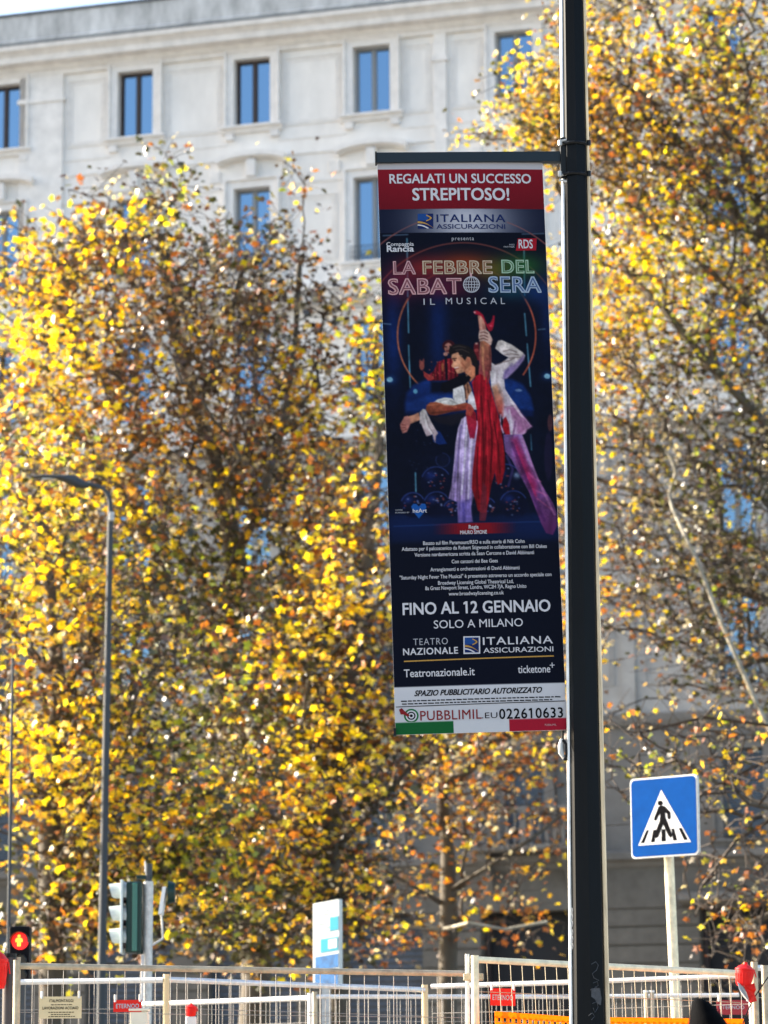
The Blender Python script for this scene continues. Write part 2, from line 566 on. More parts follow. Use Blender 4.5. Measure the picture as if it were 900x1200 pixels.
# crowning cornice and weathered attic gutter
MB().sweep([(0, 29.02), (.10, 29.04), (.12, 29.14), (.20, 29.2), (.24, 29.28), (.50, 29.33), (.52, 29.48), (.60, 29.56), (.70, 29.62), (.72, 29.74), (.05, 29.78)], U0 - .6, U1 + .6).build('cornice', M_TRIM, bld, True)
MB().sweep([(0, 29.80), (.66, 29.79), (.69, 29.86), (.62, 29.92), (.62, 30.58), (0, 30.6)], U0 - .55, U1 + .55).build('attic_gutter', M_GUTTER, bld, True)
MB().sweep([(0, 30.62), (.66, 30.585), (.68, 30.64), (.60, 30.68), (0, 30.7)], U0 - .58, U1 + .58).build('capping', M_LEAD, bld, True)
MB().sweep([(0, 29.765), (.735, 29.745), (.74, 29.775), (.70, 29.79), (0, 29.80)], U0 - .62, U1 + .62).build('drip_edge', M_LEAD, bld, True)
rf = MB().add([(U0, .2, 30.7), (U1, .2, 30.7), (U1, 6.3, 32.6), (U0, 6.3, 32.6), (U0, 12.4, 30.7), (U1, 12.4, 30.7)], [(0, 1, 2, 3), (3, 2, 5, 4), (0, 3, 4), (1, 5, 2)])
rf.build('roof', mat('roof_tiles', (0.25, 0.12, 0.08), 0.8, var=0.3, scale=6), bld, True)
# balcony
bal = MB().sweep([(0, 7.98), (.95, 7.98), (1.0, 8.03), (1.0, 8.13), (0, 8.13)], 2.35, 5.0).build('balcony', M_LOW, bld, True)
MB().box(2.42, 4.93, -.95, -.78, 8.93, 9.05).build('balcony_handrail', M_LOW, bal, True, bevel=.02)
bp = None
for k in range(13):
    if k in (0, 6, 12):
        MB().box(2.44 + k * .2, 2.6 + k * .2, -.94, -.8, 8.13, 8.93).build('balcony_pier', M_LOW, bal, True)
        continue
    if bp is None:
        bp = MB().tube([(0, 0, 8.13), (0, 0, 8.2), (0, 0, 8.35), (0, 0, 8.6), (0, 0, 8.78), (0, 0, 8.93)], [.055, .035, .062, .035, .03, .055], 8).build('baluster', M_LOW, bal, True, smooth=True)
        o = bp
    else:
        o = bp.copy(); COL.objects.link(o); o.parent = bal
    o.location = (2.52 + k * .2, -.87, 0)
for u in (2.6, 4.75):
    MB().slab([(0, 0), (.8, 0), (.75, -.18), (.35, -.5), (.0, -.95)], (u - .13, 0, 7.97), (0, -1, 0), (0, 0, 1), (1, 0, 0), 0, .26).build('balcony_bracket', M_LOW, bal, True)
MB().sweep([(0, 6.62), (.4, 6.66), (.55, 6.74), (.55, 6.9), (0, 6.95)], 7.4, 12).build('door_canopy', M_LOW, bld, True)


# ------------------------------------------------------------------ plane trees
def fast_mesh(name, verts, tris, m, parent, tint=None, kind=None, loc=None, smooth=False):
    me = bpy.data.meshes.new(name)
    me.vertices.add(len(verts))
    me.vertices.foreach_set('co', np.asarray(verts, dtype=np.float32).ravel())
    nl = tris.shape[1]
    me.loops.add(tris.size)
    me.polygons.add(len(tris))
    me.polygons.foreach_set('loop_start', np.arange(0, tris.size, nl, dtype=np.int32))
    me.polygons.foreach_set('loop_total', np.full(len(tris), nl, dtype=np.int32))
    me.loops.foreach_set('vertex_index', tris.astype(np.int32).ravel())
    me.update(calc_edges=True)
    if tint is not None:
        ca = me.color_attributes.new('tint', 'FLOAT_COLOR', 'POINT')
        ca.data.foreach_set('color', np.asarray(tint, dtype=np.float32).ravel())
    me.materials.append(m)
    if smooth:
        me.polygons.foreach_set('use_smooth', [True] * len(tris))
    o = bpy.data.objects.new(name, me)
    COL.objects.link(o)
    o.parent = parent
    if kind: o['kind'] = kind
    if loc is not None: o.location = loc
    return o


# unit leaf (about 1 across): five-lobed plane leaf, centre + 10 rim points, folded on the midrib
_a = np.radians([90, 118, 150, 178, 215, 270, 325, 2, 30, 62])
_r = np.array([.62, .34, .56, .33, .46, .16, .46, .33, .56, .34])
LEAF_SHAPES = []
for _k in range(4):
    rr = _r * (1 + RNG.uniform(-.13, .13, 10))
    pts = np.stack([rr * np.cos(_a), rr * np.sin(_a), .16 * (1 + .8 * _k) * np.abs(rr * np.cos(_a)) - .10 * rr * np.sin(_a) * (_k % 2) + RNG.uniform(-.03, .03, 10)], 1)
    LEAF_SHAPES.append(np.vstack([[0, -.02, 0], pts]))
LEAF_TRIS = np.array([(0, i + 1, (i + 1) % 10 + 1) for i in range(10)])
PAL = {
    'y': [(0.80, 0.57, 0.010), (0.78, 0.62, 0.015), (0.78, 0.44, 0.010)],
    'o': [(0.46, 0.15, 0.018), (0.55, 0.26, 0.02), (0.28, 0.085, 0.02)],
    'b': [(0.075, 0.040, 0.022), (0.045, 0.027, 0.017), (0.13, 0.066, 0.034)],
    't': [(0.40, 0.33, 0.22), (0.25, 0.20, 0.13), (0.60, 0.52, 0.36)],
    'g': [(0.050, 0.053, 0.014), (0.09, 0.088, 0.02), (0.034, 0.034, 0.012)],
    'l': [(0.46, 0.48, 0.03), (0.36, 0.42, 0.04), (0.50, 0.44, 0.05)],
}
KEYS = list(PAL)
LEAF_MESH = {}


def leaf_variant(k, j, s):
    key = (k, j, s)
    if key not in LEAF_MESH:
        me = bpy.data.meshes.new('leaf')
        me.from_pydata([tuple(p) for p in LEAF_SHAPES[s]], [], [tuple(int(i) for i in t) for t in LEAF_TRIS])
        ca = me.color_attributes.new('tint', 'FLOAT_COLOR', 'POINT')
        ca.data.foreach_set('color', np.tile(np.array((*PAL[k][j], 1.0), dtype=np.float32), 11))
        me.materials.append(M_LEAF)
        LEAF_MESH[key] = me
    return LEAF_MESH[key]


def project(P):
    """world (N,3) -> photo pixels"""
    X = P - np.array([0, 0, HC])
    cp, sp = math.cos(PITCH), math.sin(PITCH)
    zf = X[:, 1] * cp + X[:, 2] * sp
    yu = -X[:, 1] * sp + X[:, 2] * cp
    x, y = X[:, 0] / zf, yu / zf
    c, s = math.cos(ROLL), math.sin(ROLL)
    x, y = c * x - s * y, s * x + c * y
    return np.stack([450 + x * F, 600 - y * F], 1)


def rot_from(q):
    w, x, y, z = q.T
    return np.stack([np.stack([1 - 2 * (y * y + z * z), 2 * (x * y - z * w), 2 * (x * z + y * w)], -1),
                     np.stack([2 * (x * y + z * w), 1 - 2 * (x * x + z * z), 2 * (y * z - x * w)], -1),
                     np.stack([2 * (x * z - y * w), 2 * (y * z + x * w), 1 - 2 * (x * x + y * y)], -1)], -2)


def make_tree(label, D, trunk, limbs, blobs, zones, base_mix, n_pts, leaves_per, leaf_size, spread, seed, r_base, bark=M_BARK, gaps=(), sunlit_limbs=(), thin=()):
    """trunk/limbs: polylines of (px, py, depth offset); blobs: (px, py, rx, ry, depth radius, weight) in photo pixels at distance D"""
    rng = np.random.default_rng(seed)
    tr = [at(p[0], p[1], D + (p[2] if len(p) > 2 else 0)) for p in trunk]
    base = Vector((tr[0].x + (tr[0].x - tr[1].x) * .3, tr[0].y, 0))
    tree = thing('plane_tree', base, label, 'tree', 'plane trees in autumn leaf')
    B = np.array(base)
    nodes, parent, level = [], [], []

    def add_line(pts, par, step=.7):
        for a, b in zip(pts[:-1], pts[1:]):
            L = (b - a).length
            n = max(1, int(L / step))
            for k in range(1, n + 1):
                p = a.lerp(b, k / n) + Vector(rng.normal(0, .025, 3))
                nodes.append(np.array(p)); parent.append(par); par = len(nodes) - 1
        return par
    nodes.append(B.copy()); parent.append(-1)
    add_line([base] + tr, 0)
    n_tr = len(nodes)
    tr_np = np.array(nodes)
    lim_id = {}
    for li, lm in enumerate(limbs):
        pts = [at(p[0], p[1], D + (p[2] if len(p) > 2 else 0)) for p in lm]
        arr = np.array(nodes)
        j = int(np.argmin(((arr - np.array(pts[0])) ** 2).sum(1)))
        s0 = len(nodes)
        add_line([Vector(nodes[j])] + pts, j)
        for q in range(s0, len(nodes)): lim_id[q] = li
    # attraction points
    w = np.array([b[5] for b in blobs], float)
    w /= w.sum()
    pts = []
    for b, ww in zip(blobs, w):
        m = int(n_pts * ww)
        d = rng.normal(size=(m, 3))
        d /= np.linalg.norm(d, axis=1)[:, None]
        r = rng.uniform(0.03, 1, m) ** (1 / 2.6)
        d *= r[:, None]
        for q in d:
            yy = D + q[1] * b[4]
            pts.append(np.array(at(b[0] + q[0] * b[2], b[1] - q[2] * b[3], yy)))
    pts = np.array(pts)
    pp = project(pts)
    keep = np.ones(len(pts), bool)
    for g in gaps:
        keep &= ((pp[:, 0] - g[0]) / g[2]) ** 2 + ((pp[:, 1] - g[1]) / g[3]) ** 2 > rng.uniform(.6, 1.1, len(pts))
    pts = pts[keep & (pts[:, 2] > 2.2)]
    root = np.array(nodes[:n_tr])[int(n_tr * .55)]
    order = np.argsort(np.linalg.norm(pts - root, axis=1))
    plen = [0.0] * len(nodes)
    for i in range(1, len(nodes)):
        plen[i] = plen[parent[i]] + np.linalg.norm(nodes[i] - nodes[parent[i]])
    N = np.zeros((len(nodes) + len(pts) * 4 + 10, 3))
    N[:len(nodes)] = nodes
    PL = np.zeros(len(N))
    PL[:len(nodes)] = plen
    par = parent + [0] * (len(N) - len(parent))
    cnt = len(nodes)
    tips = []
    minz = tr[0].z if len(tr) < 3 else tr[1].z
    lo_ok = N[:, 2] * 0 + 1
    for idx in order:
        p = pts[idx]
        d = np.linalg.norm(N[:cnt] - p, axis=1)
        cost = d + .12 * PL[:cnt] + 1.2 * np.maximum(0, N[:cnt, 2] - p[2]) * .5
        cost[:3] += 20
        j = int(np.argmin(cost))
        L = d[j]
        n = 3 if L > .9 else (2 if L > .4 else 1)
        a = N[j].copy()
        prev = j
        sag = np.array([0, 0, .10 * L])
        for k in range(1, n + 1):
            t = k / n
            q = a * (1 - t) + p * t + sag * math.sin(math.pi * t) + (rng.normal(0, .05 * L / n, 3) if k < n else 0)
            N[cnt] = q
            par[cnt] = prev
            PL[cnt] = PL[prev] + np.linalg.norm(q - N[prev])
            prev = cnt
            cnt += 1
        tips.append(prev)
    N = N[:cnt]
    par = np.array(par[:cnt])
    # radii by pipe model
    r2 = np.zeros(cnt)
    has = np.zeros(cnt, bool)
    has[par[par >= 0]] = True
    r2[~has] = .009 ** 2.3
    for i in range(cnt - 1, 0, -1):
        r2[par[i]] += r2[i]
    R = r2 ** (1 / 2.3)
    R *= 1.0
    sc = r_base / max(R[0], 1e-6)
    R = np.where(R > .03, .03 + (R - .03) * sc, R)
    R = np.maximum(R, .006)
    R[:n_tr] = np.maximum(R[:n_tr], np.linspace(r_base, r_base * .35, n_tr))
    for q in lim_id:
        R[q] = max(R[q], r_base * (.18 if lim_id[q] not in sunlit_limbs else .14))
    trunk_set = set(range(n_tr))

    def tubes(idxs, nseg):
        V, Q = [], []
        c = 0
        ang = np.arange(nseg) * 2 * math.pi / nseg
        for i in idxs:
            a, b = N[par[i]], N[i]
            t = b - a
            L = np.linalg.norm(t)
            if L < 1e-5: continue
            t /= L
            ref = np.array([1., 0, 0]) if abs(t[0]) < .8 else np.array([0, 1., 0])
            u = np.cross(t, ref); u /= np.linalg.norm(u)
            v = np.cross(t, u)
            ring = np.outer(np.cos(ang), u) + np.outer(np.sin(ang), v)
            ra = min(R[par[i]], R[i] * 1.5)
            V.append(a - t * ra * .3 + ring * ra)
            V.append(b + t * R[i] * .3 + ring * R[i])
            k = np.arange(nseg)
            k2 = (k + 1) % nseg
            Q.append(np.stack([c + k, c + k2, c + nseg + k2, c + nseg + k], 1))
            c += 2 * nseg
        if not V: return None
        return np.vstack(V) - B, np.vstack(Q)
    t_ = tubes([i for i in range(1, n_tr)], 12)
    fast_mesh('trunk', *t_, bark, tree, smooth=True)
    # main limbs: subtrees off the trunk, thick part only
    top = np.full(cnt, -1)
    for i in range(n_tr, cnt):
        top[i] = i if par[i] < n_tr else top[par[i]]
    thick = [i for i in range(n_tr, cnt) if R[i] > .022]
    groups = {}
    for i in thick: groups.setdefault(int(top[i]), []).append(i)
    rest = set(range(n_tr, cnt))
    for g, idxs in groups.items():
        if len(idxs) < 3: continue
        t_ = tubes(idxs, 7)
        pale = any(lim_id.get(i, -9) in sunlit_limbs for i in idxs)
        fast_mesh('branch', *t_, M_BARKSUN if pale else bark, tree, smooth=True)
        rest -= set(idxs)
    rest = sorted(rest)
    # leaf spurs round the tips
    LP, LD = [], []
    for tnode in tips:
        p = N[tnode]
        dirp = p - N[par[tnode]]
        ln = np.linalg.norm(dirp)
        dirp = dirp / ln if ln > 1e-6 else np.array([0, 0, 1.])
        k = max(2, int(rng.poisson(leaves_per)))
        c = p + rng.normal(0, 1, (k, 3)) * spread * np.array([1, 1, .75]) - dirp * rng.uniform(0, .25, (k, 1))
        LP.append(c)
    spur = np.array([LP[i][0] for i in range(len(LP))])
    s0 = cnt
    N = np.vstack([N] + [lp[:2] for lp in LP])
    pn = []
    for i, tnode in enumerate(tips):
        pn += [tnode] * len(LP[i][:2])
    par = np.concatenate([par, np.array(pn)])
    R = np.concatenate([R, np.full(len(pn), .0045)])
    t_ = tubes(rest + list(range(s0, len(N))), 3)
    fast_mesh('twigs', *t_, M_TWIG, tree, kind='stuff')
    LP = np.vstack(LP)
    if thin:
        pq = project(LP)
        kp = np.ones(len(LP), bool)
        for g in thin:
            ins = ((pq[:, 0] - g[0]) / g[2]) ** 2 + ((pq[:, 1] - g[1]) / g[3]) ** 2 < rng.uniform(.6, 1.2, len(LP))
            kp &= ~(ins & (rng.uniform(0, 1, len(LP)) > g[4]))
        LP = LP[kp]
    n = len(LP)
    pp = project(LP)
    # colour mix by zone of the crown
    Wt = np.zeros((n, len(KEYS)))
    b0 = np.array([base_mix.get(k, 0) for k in KEYS], float)
    Wt += b0 / b0.sum()
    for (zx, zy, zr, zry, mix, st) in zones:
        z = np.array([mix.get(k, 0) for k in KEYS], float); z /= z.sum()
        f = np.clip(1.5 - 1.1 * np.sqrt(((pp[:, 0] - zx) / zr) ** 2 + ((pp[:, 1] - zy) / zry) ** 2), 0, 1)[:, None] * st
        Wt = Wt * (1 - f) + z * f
    # leaves near each other tend to share a colour
    cell = np.floor((LP + rng.normal(0, .10, LP.shape)) / .72).astype(int)
    hsh = (cell[:, 0] * 73856093 ^ cell[:, 1] * 19349663 ^ cell[:, 2] * 83492791) & 0xffff
    u = (hsh / 65535.0) * .66 + rng.uniform(0, 1, n) * .34
    u = np.argsort(np.argsort(u)) / n
    cum = np.cumsum(Wt, 1)
    cum /= cum[:, -1:]
    kk = (u[:, None] > cum).sum(1).clip(0, len(KEYS) - 1)
    jj = rng.integers(0, 3, n)
    ss = rng.integers(0, 4, n)
    size = leaf_size * rng.uniform(.6, 1.25, n) * np.where(np.isin(kk, [2, 3]), .85, 1.0)
    # hanging blades: normal roughly sideways or up, blade pointing down
    yaw = rng.uniform(0, 2 * math.pi, n)
    tilt = rng.normal(math.radians(118), math.radians(32), n)
    roll = rng.normal(0, math.radians(35), n)

    def quat(axis, ang):
        q = np.zeros((n, 4)); q[:, 0] = np.cos(ang / 2); q[:, 1 + axis] = np.sin(ang / 2); return q

    def qm(a, b):
        return np.stack([a[:, 0] * b[:, 0] - a[:, 1] * b[:, 1] - a[:, 2] * b[:, 2] - a[:, 3] * b[:, 3],
                         a[:, 0] * b[:, 1] + a[:, 1] * b[:, 0] + a[:, 2] * b[:, 3] - a[:, 3] * b[:, 2],
                         a[:, 0] * b[:, 2] - a[:, 1] * b[:, 3] + a[:, 2] * b[:, 0] + a[:, 3] * b[:, 1],
                         a[:, 0] * b[:, 3] + a[:, 1] * b[:, 2] - a[:, 2] * b[:, 1] + a[:, 3] * b[:, 0]], 1)
    q = qm(qm(quat(2, yaw), quat(0, tilt + math.pi / 2)), quat(1, roll))
    # the 300 that show largest: nearest ones inside the frame become single leaves
    inside = (pp[:, 0] > 5) & (pp[:, 0] < 895) & (pp[:, 1] > 5) & (pp[:, 1] < 1195)
    score = size / LP[:, 1] * np.where(inside, 1, 0)
    front = LP[:, 1] < np.quantile(LP[:, 1][inside], .30) if inside.any() else np.zeros(n, bool)
    cand = np.where(front & inside & np.isin(kk, [0, 1, 5]))[0]
    if len(cand) < 300: cand = np.where(inside)[0]
    single = cand[np.argsort(-score[cand])[:300]]
    for i in single:
        o = bpy.data.objects.new('leaf', leaf_variant(KEYS[kk[i]], int(jj[i]), int(ss[i])))
        COL.objects.link(o)
        o.parent = tree
        o.location = LP[i] - B
        o.rotation_mode = 'QUATERNION'
        o.rotation_quaternion = q[i]
        s = float(size[i]) * 1.05
        o.scale = (s, s, s)
    mask = np.ones(n, bool)
    mask[single] = False
    LP, q, size, kk, jj, ss = LP[mask], q[mask], size[mask], kk[mask], jj[mask], ss[mask]
    n = len(LP)
    Rm = rot_from(q)
    shp = np.array(LEAF_SHAPES)[ss] * size[:, None, None]
    V = np.einsum('nij,nkj->nki', Rm, shp) + LP[:, None, :] - B
    T = (LEAF_TRIS[None] + (np.arange(n) * 11)[:, None, None]).reshape(-1, 3)
    C = np.array([[(*c, 1.0) for c in PAL[k]] for k in KEYS])[kk, jj]
    C[:, :3] *= rng.uniform(.75, 1.15, (n, 1))
    C = np.repeat(C[:, None, :], 11, 1)
    fast_mesh('foliage', V.reshape(-1, 3), T, M_LEAF, tree, tint=C.reshape(-1, 4).clip(0, 1), kind='stuff')
    print('tree', label[:30], 'tips', len(tips), 'leaves', n)
    return tree


YEL = {'y': 6, 'o': 1.4, 'l': 1.3, 'b': 3.2, 't': 1.6, 'g': 1.2}
BRN = {'b': 8, 'o': 2.0, 't': 2.2, 'y': 1.4}
OLV = {'g': 7, 'b': 5, 'y': 1.6, 'l': 1.2, 't': 1.2}
ORG = {'o': 5, 'y': 3, 'b': 4, 't': 1.2}
# big left tree
make_tree('tall brown and yellow plane tree with the highest crown left of the banner', 47,
          [(300, 1150), (292, 1000), (285, 900), (265, 800), (276, 660), (258, 570), (232, 480), (205, 380), (190, 290)],
          [[(276, 660), (300, 600, -1), (330, 500, -1), (345, 400), (352, 300)], [(258, 570), (180, 520, 1), (110, 440, 1), (70, 360)],
           [(265, 800), (200, 690, -1), (130, 560, -1)], [(275, 700), (340, 640, 1), (400, 570, 1)], [(232, 480), (262, 400), (290, 300)], [(205, 380), (140, 320), (115, 260)]],
          [(190, 420, 190, 200, 3.0, 3.2), (300, 440, 120, 130, 2.4, 1.5), (60, 430, 130, 140, 2.4, 1.6), (140, 275, 75, 60, 1.6, .45), (195, 225, 32, 58, .8, .16), (100, 235, 30, 40, .8, .10), (340, 255, 34, 74, .8, .17), (375, 340, 50, 30, .8, .10),
           (250, 600, 200, 150, 3, 2.6), (90, 620, 150, 130, 3, 1.6), (350, 600, 100, 150, 2.4, 1.0), (405, 420, 45, 90, 1.2, .16), (260, 780, 180, 130, 2.5, 1.8), (270, 320, 110, 60, 1.4, .42), (60, 310, 90, 70, 1.5, .5)],
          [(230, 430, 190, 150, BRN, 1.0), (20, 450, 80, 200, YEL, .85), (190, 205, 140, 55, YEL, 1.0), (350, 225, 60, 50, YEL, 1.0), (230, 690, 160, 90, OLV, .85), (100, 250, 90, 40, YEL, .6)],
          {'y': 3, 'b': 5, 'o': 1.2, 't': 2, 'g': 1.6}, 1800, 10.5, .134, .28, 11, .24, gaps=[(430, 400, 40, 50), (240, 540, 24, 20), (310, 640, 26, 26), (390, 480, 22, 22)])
# left lower yellow tree
make_tree('lower bright yellow plane tree at the left edge, its crown behind the street lamp', 41,
          [(60, 1160), (62, 1060), (58, 940), (70, 800), (60, 680), (45, 600)],
          [[(58, 940), (120, 860), (180, 780)], [(70, 800), (10, 740), (-50, 650)], [(60, 1000), (140, 960), (220, 930)]],
          [(30, 700, 120, 140, 2, 1.4), (150, 760, 110, 130, 2, 1.2), (110, 1090, 130, 50, 1.6, .55), (60, 900, 130, 120, 2, 1.6), (180, 950, 110, 90, 2, 1.1), (100, 1040, 110, 70, 1.6, .8), (40, 560, 80, 90, 1.6, .6), (250, 1030, 70, 60, 1.5, .4)],
          [(30, 640, 100, 130, YEL, .8), (170, 800, 70, 120, OLV, .8), (80, 780, 80, 40, BRN, .5), (40, 900, 110, 80, YEL, .9)],
          {'y': 3.8, 'b': 4.6, 'o': 1.6, 't': 1.6, 'l': 1.8, 'g': 4.2}, 950, 10.5, .126, .27, 23, .19, gaps=[(14, 985, 34, 80)])
# orange tree in the middle
make_tree('orange leaved plane tree whose crown passes behind the left edge of the banner', 44,
          [(395, 1165), (392, 1080), (385, 980), (400, 860), (420, 740), (438, 600), (446, 480)],
          [[(385, 980), (330, 920), (270, 860)], [(400, 860), (350, 760), (320, 690)], [(420, 740), (480, 660)], [(390, 1000), (440, 950), (480, 900)]],
          [(420, 640, 70, 170, 1.6, 1.3), (350, 780, 110, 120, 2, 1.6), (330, 920, 140, 110, 2, 1.8), (440, 840, 100, 110, 1.6, 1.1), (445, 420, 45, 110, 1.0, .42), (250, 1020, 90, 80, 1.5, .7), (390, 1010, 90, 70, 1.5, .6), (320, 1090, 150, 50, 1.6, .8)],
          [(430, 850, 90, 70, {'y': 4, 'o': 4, 'b': 4, 't': 1}, .8), (400, 640, 70, 120, ORG, .8), (260, 840, 90, 100, OLV, .8), (440, 420, 50, 100, {'y': 6, 'l': 2, 'o': 1}, .9), (300, 1060, 120, 60, {'g': 4, 'b': 2, 'y': 2, 'o': 1}, .6)],
          {'y': 3.2, 'o': 3, 'b': 5.2, 't': 1.6, 'g': 3.6}, 980, 10.5, .128, .27, 37, .17, gaps=[(410, 560, 20, 26), (420, 770, 18, 18)])
# bare-limbed tree whose trunk stands under the banner
make_tree('sparse plane tree with a dark bare trunk standing below the banner', 50,
          [(527, 1180), (524, 1080), (521, 1000), (518, 930), (512, 860), (508, 780)],
          [[(522, 1060), (480, 1035, -.5), (430, 1010, -.5), (380, 1000)], [(523, 1050), (570, 1015, -.5), (620, 985, -.5), (655, 955)], [(520, 1090), (550, 1078, -1), (590, 1088, -1), (640, 1080, -1)],
           [(518, 930), (560, 890), (590, 840)], [(518, 980), (470, 930), (450, 880)]],
          [(500, 900, 120, 90, 1.8, 1.0), (590, 960, 80, 110, 1.8, .5), (440, 1060, 110, 70, 1.6, .55), (600, 850, 70, 60, 1.5, .5), (660, 700, 30, 150, 1.2, .5), (655, 450, 30, 190, 1.2, .7), (600, 1070, 70, 40, 1, .12)],
          [(600, 950, 90, 90, {'o': 4, 'b': 4, 'y': 1, 't': 1}, .8), (655, 480, 30, 200, {'b': 3, 'y': 3, 'o': 2, 'l': 1}, .9)],
          {'o': 4, 'y': 3.5, 'b': 2.5, 't': 2}, 560, 7, .122, .26, 41, .17, sunlit_limbs=(2,))
# big right tree
make_tree('huge plane tree on the right, its leafy crown filling the corner behind the tall pole', 52,
          [(975, 1150), (985, 1000), (990, 850), (975, 700), (960, 560), (930, 420), (900, 300), (870, 180)],
          [[(975, 960), (925, 905, -2), (888, 822, -2), (850, 735, -2), (815, 655, -2), (786, 600, -1.5)],
           [(960, 560), (880, 480, -1), (800, 390, -1), (720, 300, 0), (660, 230)], [(930, 420), (850, 330, -1), (760, 260, -1), (700, 160)],
           [(900, 300), (820, 200), (740, 90)], [(975, 700), (880, 640, 1), (790, 590, 1), (700, 560, 1)], [(870, 180), (800, 90), (760, 0)]],
          [(800, 120, 160, 140, 2.8, 2.6), (632, 120, 50, 66, 1.2, .72), (565, 155, 30, 14, .6, .05), (690, 60, 70, 80, 1.6, .5), (790, 320, 150, 130, 2.6, 2.2), (720, 430, 80, 110, 2, .9), (880, 200, 110, 200, 2.6, 1.7), (840, 480, 120, 110, 2.4, 1.8),
           (780, 620, 110, 130, 2.2, 2.1), (870, 600, 60, 150, 2.0, 1.3), (850, 740, 100, 130, 2.0, 1.7), (730, 760, 60, 90, 1.6, .6), (840, -60, 200, 100, 2.6, .9), (720, 180, 90, 90, 2, 1.0)],
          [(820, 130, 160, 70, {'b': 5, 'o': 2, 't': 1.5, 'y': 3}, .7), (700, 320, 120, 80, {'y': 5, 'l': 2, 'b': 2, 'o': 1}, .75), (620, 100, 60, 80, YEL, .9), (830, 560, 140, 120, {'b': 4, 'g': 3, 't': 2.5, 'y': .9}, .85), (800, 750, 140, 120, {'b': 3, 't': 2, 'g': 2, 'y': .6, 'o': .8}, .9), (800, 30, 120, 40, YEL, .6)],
          {'y': 3.6, 'b': 5, 'o': 1.6, 't': 2.6, 'l': .8, 'g': 1.6}, 2750, 10.5, .122, .30, 53, .21, gaps=[(735, 790, 30, 60), (855, 400, 18, 24), (860, 600, 26, 26), (700, 250, 20, 20)], sunlit_limbs=(0,), thin=[(800, 680, 170, 260, .45)])
# thin hanging branches at the lower right
make_tree('almost leafless plane tree whose thin twigs hang around the blue crossing sign', 36,
          [(985, 1180), (990, 1080), (985, 980), (970, 880)],
          [[(975, 900), (930, 880), (880, 900), (830, 925), (800, 960)], [(985, 1010), (930, 1060), (880, 1080), (830, 1095)], [(985, 960), (920, 950), (860, 985), (820, 1040)], [(970, 880), (900, 850), (820, 840), (740, 860)]],
          [(840, 900, 110, 80, 1.4, 1.2), (870, 1020, 80, 90, 1.2, 1.0), (740, 900, 50, 70, 1.2, .35), (860, 1120, 60, 40, 1, .35)],
          [], {'y': 2.6, 'o': 3, 'b': 3, 't': 2, 'g': 2, 'l': 1.6}, 210, 2.8, .088, .20, 61, .11)


# ------------------------------------------------------------------ tall dark pole with banner
PD = 15.0


def line_at(p0, p1, z, Y):
    a, b = at(*p0, Y), at(*p1, Y)
    t = (z - a.z) / (b.z - a.z)
    return a.lerp(b, t)


pt, pb = line_at((671, 0), (689.5, 1150), 8.6, PD), line_at((671, 0), (689.5, 1150), 0.1, PD)
pole = thing('banner_pole', (pb.x, PD, 0.12), 'tall dark tapered metal pole carrying the long vertical theatre banner', 'pole')


def pole_r(z):     # circumradius of the octagon at height z
    a, b = at(671, 0, PD).z, at(689.5, 1150, PD).z
    t = (z - b) / (a - b)
    s = PD / F * 1.01
    return (42.0 * (1 - t) + 28.5 * t) / 2 * s / 1.0 * 1.02


zs = [0.12 + 8.4 * k / 12 for k in range(13)]
ph = math.radians(3)
MB().tube([line_at((671, 0), (689.5, 1150), z, PD) for z in zs], [pole_r(z) for z in zs], 8, phase=ph).build('shaft', M_POLE, pole)
MB().tube([(pb.x, PD, 0.12), (pb.x, PD, 0.16)], [.19, .19], 16).tube([(pb.x, PD, .16), (pb.x, PD, .42)], [.135, .125], 16).build('base_plate', M_POLE, pole)
for k in range(4):
    a = math.pi / 4 + k * math.pi / 2
    MB().tube([(pb.x + .165 * math.cos(a), PD + .165 * math.sin(a), .15), (pb.x + .165 * math.cos(a), PD + .165 * math.sin(a), .19)], .014, 6).build('bolt', M_GALV, pole)
# tan strip down the right edge, standing in for light reflected off that facet
sm = []
for z in zs:
    c = line_at((671, 0), (689.5, 1150), z, PD)
    r = pole_r(z)
    sm.append((c.x + r * .95, PD - .33 * r, z))
MB().tube(sm, [.0125 if k < 6 else .008 for k in range(13)], 6).build('reflection_strip', mat('painted_reflection', (0.80, 0.62, 0.38), 0.5, var=.5, scale=30, stretch=(1, 1, .1)), pole)
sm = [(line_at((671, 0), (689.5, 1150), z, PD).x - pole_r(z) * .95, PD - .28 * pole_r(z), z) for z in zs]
MB().tube(sm, .0085, 6).build('sunlit_edge_strip', mat('painted_sun_edge', (.82, .82, .80), .35, .3, var=.25, scale=12), pole)  # near-white strip added along the left edge to paint in the sunlit facet
# brackets
brk = MB()
for y in (171, 207):
    c = at(672.5, y, PD)
    r = pole_r(c.z) * 1.04
    ring = [(c.x + r * math.cos(a), PD + r * math.sin(a), c.z) for a in [k * math.pi / 8 for k in range(17)]]
    MB().tube(ring, .008, 5, cap=False).build('strap', M_BLACK, pole)
    for sx in (-1, 1):
        MB().tube([(c.x + sx * (r + .004), PD - .05, c.z - .012), (c.x + sx * (r + .004), PD - .05, c.z + .012)], .010, 6).build('strap_clip', M_GALV if sx < 0 else M_BLACK, pole)
b0, b1 = at(656, 163, PD), at(664, 211, PD)
MB().box(b0.x, b1.x + .012, PD - .035, PD + .035, b1.z, b0.z).build('bracket_plate', M_BLACK, pole, bevel=.004)
for (x, y, x2, y2) in ((654, 166, 668, 163), (654, 206, 669, 203), (655, 211, 666, 213)):
    a, b = at(x, y, PD - .04), at(x2, y2, PD - .04)
    MB().tube([a, b], .006, 6).build('bracket_bolt', M_GALV, pole)
# scribbles and a torn sticker low on the shaft


